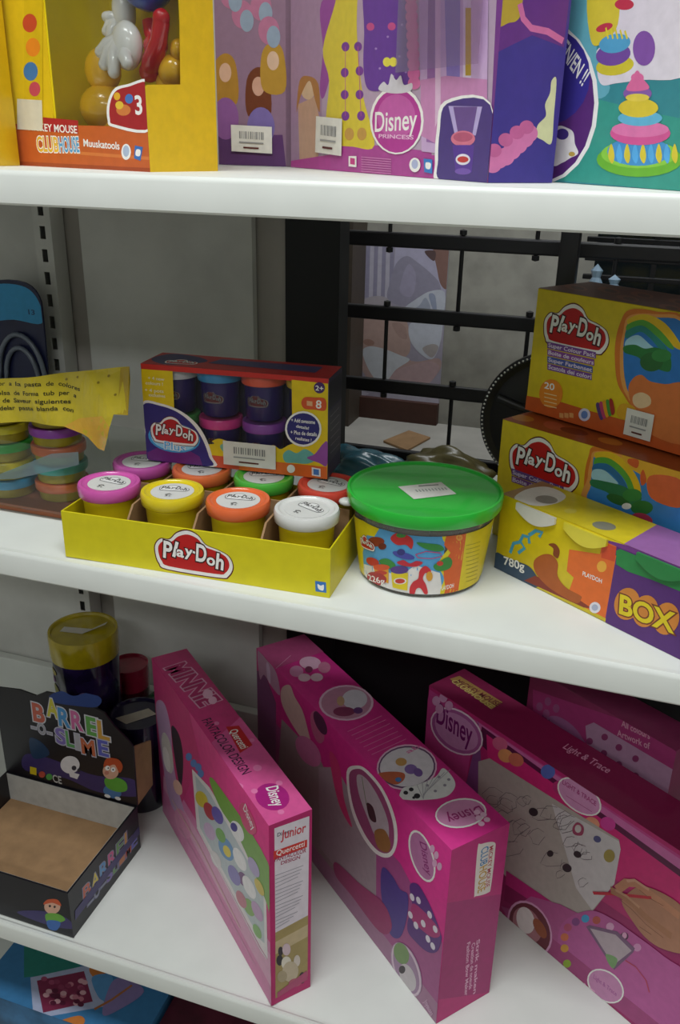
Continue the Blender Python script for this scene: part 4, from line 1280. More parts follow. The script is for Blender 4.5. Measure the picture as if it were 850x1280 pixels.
# window bay behind the shelving
struct('trim_1', box_mesh(-.70, .62, .72, 1.12, .90, .952), mat('sill_paint', 'b9b6ae', .6, .08, 12, .1))
struct('trim_2', box_mesh(-.566, -.385, 1.10, 1.12, .952, 1.0), mat('skirting', '4a2c22', .6))
struct('trim_3', box_mesh(-.70, -.566, 1.02, 1.12, .952, 1.6), mat('door_post', '4a4036', .6))
bm = bmesh.new(); bx(bm, -.512, -.425, .515, .56, .45, 1.56); struct('trim_4', bm, M_dark)
struct('wall_dark_panel', box_mesh(-.425, XR, .53, .55, .12, 1.03), M_dark)
bm = bmesh.new(); bx(bm, -.08, XR, .93, .95, .952, 1.75); struct('window_1', bm, mat('dark_glass', '1c2428', .12, .2, 4, spec=.8))

# ------------------------------------------------------------------ baby poster on the far wall
t = thing('poster', 'pale poster of a sleeping baby on the wall beyond the grille', 'poster', (-.566, 1.119, 1.0))
obj('poster_sheet', box_mesh(0, .181, -.004, 0, 0, .345), mat('poster_paper', 'b8b4c4', .5, .03, 20), t)
k = Ink(.181, .345).draw(ART['poster'])
k.build('printed_picture', lambda u, v, d: (u, -.004-d, v), t)

# ------------------------------------------------------------------ rolling grille
t = thing('security_grille', 'black metal grille of flat bars and short rods behind the shelves', 'grille', (0, .70, 0))
for z in (1.513, 1.387, 1.266, 1.139, 1.013):
    obj('bar', box_mesh(-.60, .62, -.006, .006, z-.012, z+.012, bevel=.003), M_black, t)
for r, (za, zb) in enumerate([(1.513, 1.387), (1.387, 1.266), (1.266, 1.139), (1.139, 1.013)]):
    for kx in range(5):
        x = (-.40 if r % 2 == 0 else -.278) + .24*kx
        if x > .6: continue
        bm = bmesh.new(); tube(bm, [(x, 0, za+.018), (x, 0, zb-.018)], .0035, 8)
        lathe(bm, [(0, zb-.022), (.006, zb-.020), (.006, zb-.013), (0, zb-.013)], 10, x, 0)
        lathe(bm, [(0, za+.013), (.006, za+.013), (.006, za+.020), (0, za+.022)], 10, x, 0)
        obj('rod', bm, M_black, t, 40)
bm = bmesh.new(); bx(bm, -.115, -.088, .585, .625, 1.0, 1.60, bevel=.003); tag(obj('metal_post', bm, M_black, None, 30), 'black upright metal post right of the grille rods', 'post')
t = thing('rail_frame', 'thin dark horizontal rails in front of the dark window, far right', 'rail', (0, .8, 0))
for z in (1.395, 1.365, 1.335): obj('rail', box_mesh(-.09, .60, -.005, .005, z-.004, z+.004, bevel=.001), M_black, t)
for x in (.02, .14, .3, .5): obj('rail_upright', box_mesh(x-.004, x+.004, -.004, .004, .955, 1.45), M_black, t)
bm = bmesh.new(); prism(bm, [(-.462, .94), (-.40, .90), (-.375, 1.0), (-.43, 1.03)], .953, .957); tag(obj('cardboard_scrap', bm, M_card), 'small brown cardboard scrap lying on the white window sill', 'scrap')
# glassy trinkets by the dark window
for i, (x, y, h) in enumerate([(-.062, .66, .05), (-.035, .665, .035)]):
    bm = bmesh.new(); prf = [(0, 0), (.012, 0), (.014, h*.3), (.006, h*.6), (.009, h*.8), (0, h)]
    lathe(bm, prf, 8)
    # stands on a small black bracket shelf fixed to the rails
    tag(obj('glass_ornament', bm, mat('blue_glass', 'a8c4dc', .08, .02, 20, spec=1.0), None, 20, (x, y, 1.322)), ['faceted clear blue ornament glinting above the topmost yellow carton', 'smaller glinting ornament right of the faceted blue one'][i], 'ornament')
tag(obj('bracket_ledge', box_mesh(-.088, .10, .61, .70, 1.312, 1.322), M_black), 'narrow black ledge behind the topmost yellow carton', 'ledge')

# ------------------------------------------------------------------ shelving
bm = bmesh.new(); bx(bm, -.86, -.56, .50, .515, Z3, 1.9); struct('wall_shelf_panel', bm, M_panel)
bm = bmesh.new(); bx(bm, -.955, -.512, .519, .53, 0, 1.9); struct('wall_shelf_recess', bm, mat('recess_paint', 'b4aea6', .65, .06, 9))
bm = bmesh.new(); bx(bm, XL, -.94, .50, .515, Z3-.3, 1.9); struct('wall_shelf_panel_left', bm, M_panel)
def upright(x, label):
    t = thing('slotted_upright', label, 'upright', (x, .480, 0))
    bm = bmesh.new(); w, s = .0165, .0052; z = .10; p = .0358
    bx(bm, -w, -s, 0, .002, 0, 1.95); bx(bm, s, w, 0, .002, 0, 1.95)
    while z < 1.95: bx(bm, -s, s, 0, .002, z+.0115, z+p-.0085); z += p
    bx(bm, -w, -w+.002, .002, .035, 0, 1.95); bx(bm, w-.002, w, .002, .035, 0, 1.95)
    obj('slotted_face', bm, M_panel, t)
    obj('channel_back', box_mesh(-w+.0025, w-.0025, .030, .034, 0, 1.95), M_dark, t)
upright(-.916, 'grey slotted steel upright at the left of the shelves')
def shelf(z, name_label, lip=.031, depth=.478, x0=XL, x1=XR):
    t = thing('shelf', name_label, 'shelf', (0, 0, z))
    # rolled front edge: lip, raised rim and shallow groove behind it
    prof = [(.0, -lip), (-.0015, -lip+.002), (-.0015, -.004), (0.0, -.0008), (.002, .0012), (.006, .0014), (.0085, -.0002), (.010, -.0016), (.015, -.0018), (.018, 0.0), (depth, 0.0), (depth, -.02), (depth-.002, -.02), (depth-.002, -.003), (.012, -.004), (.003, -.005), (.002, -lip+.003), (.012, -lip+.002), (.012, -lip)]
    bm = bmesh.new(); a = [bm.verts.new((x0, y, zz)) for y, zz in prof]; b = [bm.verts.new((x1, y, zz)) for y, zz in prof]; n = len(prof)
    for i in range(n): bm.faces.new((a[i], a[(i+1) % n], b[(i+1) % n], b[i]))
    bm.faces.new(a); bm.faces.new(b[::-1])
    obj('shelf_board', bm, M_shelf, t, 35)
    bm = bmesh.new(); tube(bm, [(-.916, depth-.03, -.012), (-.916, .1, -.012)], .006); obj('bracket', bm, M_shelf, t)
shelf(Z1, 'white metal shelf holding the window box and purple boxes, topmost')
shelf(Z2, 'white metal shelf holding the yellow can tray and green-lidded bucket')
shelf(Z3, 'white metal shelf holding the tall pink boxes, lowest one shown')
shelf(.12, 'base shelf near the floor under the pink boxes')
tag(obj('back_ledge', box_mesh(XL, XR, .479, .498, Z3, Z3+.10, bevel=.002), M_shelf), 'low white ledge along the back of the lowest shelf', 'ledge')

# ================================================================== TOP SHELF
def blobs(name, specs, m, parent, loc=(0, 0, 0)):
    bm = bmesh.new()
    for c, r, sx, sy, sz in specs: blob(bm, c, r, sx, sy, sz)
    return obj(name, bm, m, parent, 60, loc)
def window_box(label, loc, rz, L, T, H, prints, left_open=True):
    t = thing('window_box', label, 'toy box', loc, rz)
    my = mat('yellow_card', 'e6c21c', .45, .03, 70)
    wv = .135
    # card walls around a cut-out that wraps the right front corner
    bm = bmesh.new()
    bx(bm, 0, L, 0, .0012, 0, .042); bx(bm, 0, .098, 0, .0012, .042, H); bx(bm, L-.046, L, 0, .0012, .042, .080)
    bx(bm, L-.0012, L, .0012, T, 0, .081); bx(bm, L-.0012, L, .052, T, .081, H)
    bx(bm, .03, L, T-.0012, T, 0, H); bx(bm, 0, .0012, 0, T, 0, H); bx(bm, 0, L, 0, T, 0, .0012); bx(bm, 0, L, 0, T, H-.0012, H)
    obj('card_shell', bm, my, t)
    bm = bmesh.new(); bx(bm, .09, .101, .0015, T-.002, .0, H-.004); bx(bm, .101, L-.003, T-.012, T-.004, .0, H-.004)
    obj('inner_tray', bm, mat('inner_yellow', 'ecd41c', .4, .02, 60), t)
    for side, key in prints.items():
        W = L if side == 'front' else T
        if side == 'front':
            k = Ink(L, H); k.draw(ART[key])
            k2 = Ink(L, H); 
            k.build('printed_front', face_fn('front', L, T, H), t)
        else: Ink(W, H).draw(ART[key]).build('printed_side', face_fn('right', L, T, H), t)
    # clear film over the cut-out
    bm = bmesh.new(); bx(bm, .098, L-.001, .0016, .0020, .042, H-.002); bx(bm, L-.0020, L-.0016, .002, .052, .080, H-.002)
    obj('clear_window', bm, clear_mat('window_film', 'fcfdfc', .01, .05), t)
    return t
wb = near(-.495, .100, Z1, -18, .25)
tb = window_box('yellow window box with orange base panel and moulded toy tools, far left', wb, -18, .25, .10, .32, {'front': 'tool_front', 'right': 'tool_side'})
def wloc(u, v, w):
    c, s = math.cos(R_(-18)), math.sin(R_(-18)); return (wb[0]+u*c-v*s, wb[1]+u*s+v*c, Z1+w)
m_y = mat('yellow_plastic', 'f0b81c', .22, .03, 30, coat=.4); m_w = mat('white_gloss', 'e8e6e2', .22, .02, 30, coat=.4)
m_r = mat('red_plastic', 'c4141c', .22, .03, 30, coat=.4); m_b = mat('blue_plastic', '1c44a8', .25, .1, 60, coat=.3)
def loose(name, label, specs, m, rot=-18):
    o = blobs(name, [((c[0], c[1], c[2]), r, sx, sy, sz) for c, r, sx, sy, sz in specs], m, None); o.location = wb; o.rotation_euler = (0, 0, R_(rot)); return tag(o, label, 'toy')
loose('moulded_toy', 'yellow moulded plastic lumps at the bottom left of the window box', [((.137, .042, .062), .032, .95, .85, .8), ((.137, .042, .100), .021, 1, .9, 1.1), ((.165, .050, .034), .034, 1.3, .8, .8)], m_y)
loose('round_toy', 'yellow rounded knob toy at the right edge of the box window', [((.226, .062, .098), .017, 1, .9, 1), ((.236, .062, .118), .010, .9, 1, 1.1), ((.215, .065, .085), .014, 1, 1, 1.2)], m_y)
def fingers(bm, base, tips, r):
    for tpt in tips:
        mid = [(base[i]+tpt[i])/2-(0.004 if i == 1 else 0) for i in range(3)]
        tube(bm, [base, mid, tpt], [r*1.1, r, r*.85], 10); blob(bm, tpt, r*.87, sub=2)
bm = bmesh.new(); blob(bm, (.181, .040, .122), .020, .95, .75, 1.2)
fingers(bm, (.175, .036, .128), [(.155, .026, .116), (.162, .024, .104), (.176, .024, .096)], .0075); fingers(bm, (.186, .036, .116), [(.196, .026, .104)], .0075)
tag(obj('glove_toy', bm, m_w, None, 60, wb, (0, 0, R_(-18))), 'white rounded plastic glove toy hanging in the middle of the box window', 'toy')
bm = bmesh.new(); blob(bm, (.157, .060, .158), .016, .8, .8, 1.6); fingers(bm, (.152, .056, .150), [(.141, .048, .138), (.148, .046, .128), (.140, .05, .152)], .0065)
tag(obj('glove_toy', bm, m_w, None, 60, wb, (0, 0, R_(-18))), 'second white plastic glove toy, behind and left of the first', 'toy')
bm = bmesh.new(); tube(bm, [(.196, .056, .100), (.210, .05, .108), (.224, .046, .126), (.229, .046, .143)], [.010, .012, .009, .009], 12); blob(bm, (.197, .055, .098), .012, 1.1, .8, .9); blob(bm, (.212, .052, .122), .013, 1.2, .8, .9); blob(bm, (.229, .046, .146), .009); tube(bm, [(.212, .054, .122), (.200, .058, .134), (.196, .06, .146)], .008, 12)
tag(obj('red_tool', bm, m_r, None, 60, wb, (0, 0, R_(-18))), 'glossy red plastic hook shaped toy beside the white glove', 'toy')
bm = bmesh.new(); blob(bm, (.205, .052, .184), .034, .95, .8, .9, 4, .03)
tag(obj('blue_toy', bm, m_b, None, 60, wb, (0, 0, R_(-18))), 'dark blue rounded plastic toy at the top of the box window', 'toy')
# neighbour of the same kind, plain side
c2 = thing('window_box', 'plain yellow carton cut off by the left edge, beside the window box', 'toy box', near(-.700, .075, Z1, 0, .2), 0)
obj('carton_body', box_mesh(0, .2, 0, .085, 0, .33, bevel=.001), MATS['yellow_card'], c2, 30)

rear = carton('toy_carton', 'dim lilac picture box standing at the back between yellow and purple boxes', 'toy box', (-.590, .458, Z1), -3, .118, .018, .3, '7c6078', {'front': 'rear_front'})
sticker(rear, face_fn('front', .105, .018, .3), [(.022, .018), (.085, .016), (.085, .050), (.022, .052)])
lc = near(-.146, .111, Z1, -45, .46)
dress = carton('dough_playset', 'purple playset box with printed gold and violet gowns', 'toy box', lc, -45, .46, .075, .36, '7a3c8c', {'front': 'dress_front', 'right': 'dress_side'})
sticker(dress, face_fn('front', .46, .075, .36), [(.083, .020), (.158, .017), (.158, .058), (.085, .062)])
obj('clear_window', box_mesh(.29, .44, -.0075, -.007, .10, .34), clear_mat('window_film_violet', 'f0e8f4', .05, .06), dress)
cake = carton('cake_playset', 'teal playset box with a printed purple disc and tiered cake, far right', 'toy box', (-.145, .242, Z1), -45, .31, .07, .30, '3c9c8c', {'front': 'cake_front'})

# ================================================================== MIDDLE SHELF
# ---- open tray of dough tubs
TX, TY, TRZ = -.588, .015, 2.3
tray = thing('display_tray', 'open yellow cardboard tray holding two rows of dough tubs', 'tray', (TX, TY, Z2), TRZ)
m_ty = mat('tray_yellow', 'ddd012', .45, .03, 60)
TL, TT, TH = .322, .166, .058
def wall_panel(nm, *a): return obj(nm, box_mesh(*a, bevel=.0006), m_ty, tray)
wall_panel('tray_front', 0, TL, 0, .002, 0, TH); wall_panel('tray_side', 0, .002, .002, TT, 0, TH); wall_panel('tray_side', TL-.002, TL, .002, TT, 0, TH)
wall_panel('tray_back', .002, TL-.002, TT-.002, TT, 0, TH); wall_panel('tray_base', .002, TL-.002, .002, TT-.002, 0, .002)
Ink(TL, TH).draw(ART['tray_front'][:1]).build('printed_logo', face_fn('front', TL, TT, TH), tray)
Ink(TL, TH).draw(ART['tray_front'][1:]).build('printed_emblem', face_fn('front', TL, TT, TH), tray)
for i in (1, 2, 3):
    bm = bmesh.new(); x = TL*i/4
    prism(bm, [(.004, .002), (TT-.004, .002), (TT-.004, .068), (.095, .070), (.088, .058), (.078, .058), (.070, .070), (.022, .068), (.004, .050)], x-.0012, x+.0012, 'xy')
    for v in bm.verts: v.co = Vector((v.co.z, v.co.x, v.co.y))
    obj('divider', bm, M_card, tray)
bm = bmesh.new(); bx(bm, .003, TL-.003, TT/2-.001, TT/2+.001, .003, .070); obj('divider', bm, M_card, tray)
def lid_mesh(bm, r, z, h=.0125, rim=.004):
    lathe(bm, [(r-.003, z), (r-.001, z), (r, z+.001), (r+.0008, z+h-.003), (r-.0005, z+h), (r-rim, z+h), (r-rim-.0015, z+h-.0018), (r-rim-.004, z+h-.0022), (0, z+h-.0022)], 40)
TUB_BODY = [(0, 0), (.026, 0), (.0275, .002), (.0290, .03), (.0310, .062), (.0325, .066), (.0325, .070), (0, .070)]
def make_tub(col, name, label, loc, rz=0, group='dough tubs in the yellow tray', wide=True):
    t = thing('dough_tub', label, 'dough tub', loc, rz, group)
    bm = bmesh.new(); lathe(bm, TUB_BODY, 36); obj('tub_body', bm, mat('tub_yellow', 'e4cc18', .35, .03, 40), t, 50)
    bm = bmesh.new(); lid_mesh(bm, .0355, .067, .0145); ld = obj('lid', bm, mat('lid_'+col, col, .25, .02, 40, coat=.3), t, 50)
    bm = bmesh.new(); lathe(bm, [(0, 0), (.0245, 0), (.0245, .0004), (0, .0004)], 32); lb = obj('lid_label', bm, mat('label_paper', 'dcdcd8', .4, .02, 40), ld, 40, (0, 0, .0795))
    k = Ink(); k.logo((-.017, .0), (.017, .003), True)
    k.poly('5a5a5a', catmull([(-.004, -.012), (.0, -.009), (.004, -.012), (.002, -.011), (0, -.0105), (-.003, -.013)])); k.text('2+', '5a5a5a', (-.003, -.017), (.004, -.017), .0035)
    k.build('printed_lid', lambda u, v, d: (u, v, .0801+d), ld, step=2e-5, base=1e-4)
    k = Ink(); 
    for ux in (-.05, .008, .062):
        k.poly('3c4a3c', [(ux-.006, .034), (ux+.006, .034), (ux+.006, .043), (ux-.006, .043)]); k.poly('e8e4dc', [(ux-.004, .036), (ux+.004, .036), (ux+.004, .041), (ux-.004, .041)])
    k.logo((-.026, .018), (.026, .018)); k.poly('cc5a24', [(-.085, .004), (.085, .004), (.085, .010), (-.085, .010)])
    def wrap(u, v, d):
        r = .0277+(.0033)*(v/.062)+d; a = u/.030; return (r*math.sin(a), -r*math.cos(a), v)
    k.build('printed_wrap', wrap, t, step=3e-5, base=3e-4, subdiv=.004)
    return t
def tray_pt(i, j):
    c, s = math.cos(R_(TRZ)), math.sin(R_(TRZ)); u = TL*(i+.5)/4; v = .042+.080*j; return (TX+u*c-v*s, TY+u*s+v*c, Z2+.0022)
rows = [[('d85cb0', 'pink lidded'), ('e8d020', 'yellow lidded'), ('f0703c', 'orange lidded'), ('e4e4e0', 'white lidded')],
        [('cc5cb0', 'pink lidded'), ('f07a44', 'orange lidded'), ('58c848', 'green lidded'), ('e85040', 'red lidded')]]
for j in (0, 1):
    for i, (c, nm) in enumerate(rows[j]):
        make_tub(c, nm, nm+' yellow dough tub in the '+('front' if j == 0 else 'back')+' row of the tray', tray_pt(i, j), [-12, 8, 4, -30][i]+j*15)
# ---- pack of eight tubs lying on the back row
PB = (-.546, .139, Z2+.0022+.0822); PL, PT, PH, PRZ = .231, .062, .121, 4.5
pk = thing('tub_multipack', 'windowed red and yellow carton of eight dark tubs resting on tray tubs', 'toy box', PB, PRZ)
bm = bmesh.new(); w = .0009
bx(bm, 0, PL, PT-w, PT, 0, PH); bx(bm, 0, w, 0, PT, 0, PH); bx(bm, PL-w, PL, 0, PT, 0, PH); bx(bm, 0, PL, 0, PT, 0, w); bx(bm, 0, PL, 0, PT, PH-w, PH)
obj('carton_body', bm, mat('pack_card', '4c4464', .5, .04, 70), pk)
Ink(PL, PH).draw(ART['plus_front']).build('printed_front', face_fn('front', PL, PT, PH), pk)
Ink(PL, PT).draw(ART['plus_top']).build('printed_top', face_fn('top', PL, PT, PH), pk)
Ink(PT, PH).draw(ART['plus_side']).build('printed_side', face_fn('right', PL, PT, PH), pk)
obj('clear_window', box_mesh(.03, .20, -.0001, .0001, .03, .117), clear_mat('pack_film', 'fcfcfe', .01, .05), pk)
sticker(pk, face_fn('front', PL, PT, PH), [(.102, .006), (.168, .006), (.168, .036), (.102, .036)])
def pk_pt(u, v, z):
    c, s = math.cos(R_(PRZ)), math.sin(R_(PRZ)); return (PB[0]+u*c-v*s, PB[1]+u*s+v*c, PB[2]+z)
lids = [['dcdcd8', '3c98c8', 'f0603c', 'e0c838'], ['58b858', 'e83c90', '9a4cb0', '3c6cc8']]
nm = [['white', 'blue', 'orange', 'yellow'], ['green', 'pink', 'purple', 'dark blue']]
for r in (0, 1):
    for i in range(4):
        t = thing('small_tub', 'small dark purple tub with %s lid in the carton window' % nm[r][i], 'dough tub', pk_pt(.031+.056*i, .032, .002+(1-r)*.0575), 0, 'tubs in the windowed carton')
        bm = bmesh.new(); lathe(bm, [(0, 0), (.0205, 0), (.022, .002), (.0238, .044), (0, .044)], 32); obj('tub_body', bm, mat('tub_violet', '2c1c64', .3, .08, 50), t, 50)
        bm = bmesh.new(); lathe(bm, [(.0235, .043), (.0265, .043), (.027, .045), (.027, .053), (.0262, .0545), (.0235, .0545), (.0225, .053), (0, .053)], 32); obj('lid', bm, mat('lid_'+lids[r][i], lids[r][i], .28, .02, 40, coat=.3), t, 50)
        k = Ink(); k.logo((-.012, .02), (.012, .02)); k.c = [tuple(x*.25+.02 for x in c[:3])+(1,) for c in k.c]
        k.build('printed_wrap', lambda u, v, d: ((.0229+d)*math.sin(u/.0225), -(.0229+d)*math.cos(u/.0225), v), t, step=3e-5, base=2.5e-4, subdiv=.004)
# ---- clear bucket with green lid
BK = (-.192, .131, Z2)
bk = thing('dough_bucket', 'clear round bucket with bright green lid and printed label', 'bucket', BK)
bm = bmesh.new(); lathe(bm, [(0, .001), (.068, .001), (.070, .004), (.080, .092), (.081, .092), (.0812, .094), (.0798, .094), (.0690, .005), (0, .0025)], 64); obj('bucket_body', bm, clear_mat('bucket_plastic', 'f2f6f2', .14, .06), bk, 40)
bm = bmesh.new(); lathe(bm, [(.0815, .086), (.0845, .086), (.0858, .088), (.0868, .098), (.0860, .1015), (.0835, .1015), (.0822, .0995), (.0795, .0985), (0, .0990)], 72); obj('lid', bm, mat('green_lid', '28c43c', .28, .04, 30, coat=.3), bk, 45)
bm = bmesh.new(); blob(bm, (-.0835, -.022, .080), .008, 1.2, 1, .6, sub=2); obj('handle_lug', bm, M_white, bk, 50)
k = Ink(); k.poly('dcdcd4', [(-.26, .002), (-.03, .002)]) if False else None
k = Ink(); k.H = .073; k.lov = .001
k.draw(ART['bucket'])
def bwrap(u, v, d):
    a = u/.08; r = .0702+.010*v/.088+d; return (r*math.sin(a), -r*math.cos(a), .004+v)
k.build('printed_label', bwrap, bk, step=2e-5, base=5e-4, subdiv=.005)
kb = Ink(); kb.poly('d8cc30', [(.10, .004), (.20, .004), (.20, .073), (.10, .073)]); kb.build('label_back', bwrap, bk, step=2e-5, base=3e-4, subdiv=.005)
k = Ink(); q = [(-.029, -.006), (.014, -.034), (.038, -.010), (.008, .018)]; k.poly('e0dfd8', [(-.030, -.004), (-.004, -.034), (.036, -.002), (.012, .028)])
k.poly('4a4448', [(-.008, .005), (.012, .0175), (.0105, .0195), (-.0095, .007)])
for i in range(10): k.poly('9aa09a', [(-.006+i*.0032, -.0125+i*.0020), (-.0045+i*.0032, -.0115+i*.0020), (-.0085+i*.0032, -.0055+i*.0020), (-.010+i*.0032, -.0065+i*.0020)])
o = k.build('price_label', lambda u, v, d: (u, v, .0992+d), bk); o['label'] = 'white price sticker'
cols = ['8c7048', 'b03c38', 'd8a03c', '3c7850', 'c85a40', '3c5c9c', 'b83c70', 'c8b83c', '8c6038', 'b06040']
for i, (a, rr, zz, c) in enumerate([(-1.2, .045, .008, 0), (-.5, .046, .008, 1), (.3, .045, .01, 2), (1.0, .045, .01, 4), (2.0, .04, .01, 3), (3.2, .04, .01, 5), (-1.4, .044, .055, 3), (-.7, .045, .056, 8), (0, .046, .055, 9), (.75, .046, .055, 1), (1.6, .042, .055, 6), (2.8, .04, .055, 7)]):
    bm = bmesh.new(); lathe(bm, [(0, 0), (.017, 0), (.019, .003), (.020, .030), (.022, .031), (.022, .037), (.019, .039), (0, .038)], 20)
    o = obj('dough_pot', bm, mat('pot_'+cols[c], cols[c], .4, .05, 50), None, 50, (BK[0]+rr*math.sin(a), BK[1]-rr*math.cos(a), Z2+zz-.003))
    pn = ['tan', 'red', 'amber', 'dark green', 'coral', 'navy', 'rose', 'lime', 'brown', 'terracotta'][c]
    tag(o, '%s dough pot in the %s layer at the %s of the clear bucket' % (pn, 'lower' if zz < .03 else 'upper', ['left front', 'left front', 'front', 'right front', 'right rear', 'left rear', 'left front', 'left front', 'front', 'right front', 'right side', 'rear'][i]), 'dough pot', 'dough pots inside the bucket')
# ---- yellow cartons at the right
pots = carton('dough_carton', 'long yellow and purple carton marked 780g lying along the shelf edge', 'toy box', (-.112, .166, Z2), -34, .30, .069, .092, 'e0c818', {'front': 'pots_front', 'top': 'pots_top'})
for i, (u, c, m_) in enumerate([(.052, 'e4e2da', 'white'), (.118, 'e8d838', 'yellow'), (.207, '2f8a48', 'green')]):
    bm = bmesh.new(); n = 14; hw = .027
    prism(bm, [(u-hw, .0905)]+[(u-hw+2*hw*j/n, .083-.010*math.sin(PI*j/n)) for j in range(n+1)]+[(u+hw, .0905)], -.0035, -.0003, 'xz')
    o = obj('lid_bulge', bm, mat('bulge_'+c, c, .3, .03, 40, coat=.3), pots, 40); o['label'] = m_+' lid showing through the front'
low = carton('dough_carton', 'yellow carton with printed rainbow arch, under the topmost one', 'toy box', (-.131, .261, Z2), -30.5, .26, .13, .15, 'e8cc1c', {'front': 'lower_front', 'top': 'lower_top'})
upc = carton('dough_carton', 'yellow carton marked 20 with rainbow arch, topmost of the pile', 'toy box', (-.110, .303, Z2+.1535), -33, .22, .10, .146, 'e8cc1c', {'front': 'upper_front', 'top': 'upper_top'})
sticker(upc, face_fn('front', .22, .1, .146), [(.142, .006), (.176, .006), (.176, .036), (.142, .036)])
# ---- black round case with beaded rim behind the pile
t = thing('round_case', 'black round case with pale beaded rim behind the yellow cartons', 'case', (-.088, .452, Z2+.100), 0)
def disc(name, prof, m):
    bm = bmesh.new(); lathe(bm, prof, 64)
    for v in bm.verts: v.co = Vector((v.co.x, -v.co.z, v.co.y))
    return obj(name, bm, m, t, 40)
disc('case_body', [(0, .0), (.092, .0), (.098, .004), (.098, .010), (.092, .016), (.084, .013), (.078, .0155), (.05, .016), (0, .017)], M_black)
bm = bmesh.new()
for i in range(100):
    a = 2*PI*i/100; blob(bm, (.0945*math.cos(a), -.0150, .0945*math.sin(a)), .0016, sub=1)
o = obj('beaded_rim', bm, M_white, t, 60); o['kind'] = 'stuff'; o['label'] = 'pale beads'
bm = bmesh.new()
for a in range(5):
    q = a*2*PI/5; tube(bm, [(.02*math.cos(q), -.018, .02*math.sin(q)), (.05*math.cos(q+.2), -.019, .05*math.sin(q+.2)), (.08*math.cos(q+.25), -.017, .08*math.sin(q+.25))], .006, 8)
obj('raised_spokes', bm, M_black, t, 50)
# ---- crumpled packs behind the bucket
def crumple(name, label, cat, loc, size, seed, m, amp=.16):
    bm = bmesh.new(); blob(bm, (0, 0, size[2]), 1, size[0], size[1], size[2], seed, amp, 4)
    zmin = min(v.co.z for v in bm.verts)
    for v in bm.verts: v.co.z -= zmin
    return tag(obj(name, bm, m, None, 70, loc), label, cat)
crumple('plastic_packet', 'crumpled teal packet behind the green-lidded bucket', 'packet', (-.325, .335, Z2), (.055, .035, .030), 3, mat('teal_film', '3c6c7c', .25, .25, 30, .5))
crumple('plastic_packet', 'flat olive brown wrapped packet behind the bucket', 'packet', (-.215, .360, Z2), (.058, .04, .030), 7, mat('olive_film', '6c6440', .3, .2, 25, .5))
# ---- bag of small tubs, left
t = thing('dough_bag', 'yellow topped clear bag of stacked small tubs, left of the tray', 'bag', (-.80, .150, Z2), 0)
k = Ink(.42, .22).draw(ART['bag_film'])
def film(u, v, d):
    x = u-.15; b = .014*math.sin(min(max((v-.07)/.13, 0), 1)*PI)+.003*math.sin(u*70+v*40)
    return (x, -.045-b-d, v)
k.build('printed_film', film, t, step=3e-5, subdiv=.006, m=FILM)
bm = bmesh.new(); bx(bm, -.09, .150, -.045, .05, .001, .010, bevel=.001); obj('base_card', bm, mat('base_orange', 'a8603c', .6, .06, 40), t)
bm = bmesh.new(); bx(bm, -.085, .16, -.052, -.0512, .010, .10); bx(bm, .16, .1608, -.052, .05, .010, .10); obj('clear_film', bm, clear_mat('bag_clear', 'fafcfc', .03, .06), t)
bm = bmesh.new()
bp = [(.060, .046, .052), (.09, .052, .066), (.12, .062, .080), (.15, .072, .094), (.19, .086, .102)]
av = [(bm.verts.new((x, -.0535-.002*i, a)), bm.verts.new((x, -.052-.002*i, b))) for i, (x, a, b) in enumerate(bp)]
for p_, q_ in zip(av, av[1:]): bm.faces.new((p_[0], q_[0], q_[1], p_[1]))
bmesh.ops.solidify(bm, geom=bm.faces[:], thickness=.001)
obj('blue_band', bm, clear_mat('pale_blue_film', '9cc8e0', .25, .12), t, 50)
stack = [['3c9cc8', 'd8c428', '38b848', 'd8cc30', '2c7858'], ['e07040', '48b0a0', 'e87038', 'a04cb8', '884c48']]
names = [['blue', 'yellow', 'green', 'lemon', 'dark green'], ['orange', 'turquoise', 'deep orange', 'purple', 'brown']]
def bag_pt(u, v):
    return (-.80+u, .150+v)
for si, (u, v) in enumerate([(.040, -.006), (.112, .008), (-.040, -.006)]):
    for i in range(5):
        kx = min(si, 1) if si < 2 else 0
        x, y = bag_pt(u, v); cc = stack[kx][i if si < 2 else (i+2) % 5]; cn = names[kx][i if si < 2 else (i+2) % 5]
        tt = thing('small_tub', '%s lidded flat tub in the %s stack inside the bag' % (cn, ['front middle', 'right hand', 'left hand'][si]), 'dough tub', (x, y, Z2+.0105+.0250*i), 0, 'flat tubs stacked inside the bag')
        bm = bmesh.new(); lathe(bm, [(0, 0), (.028, 0), (.030, .001), (.0315, .014), (0, .014)], 32); obj('tub_body', bm, mat('tub_yellow2', 'b8a430', .35, .1, 40), tt, 50)
        bm = bmesh.new(); lathe(bm, [(.031, .0138), (.0345, .0138), (.035, .016), (.035, .023), (.034, .0246), (0, .0246)], 32); obj('lid', bm, mat('lid_'+cc, cc, .28, .02, 40, coat=.3), tt, 50)
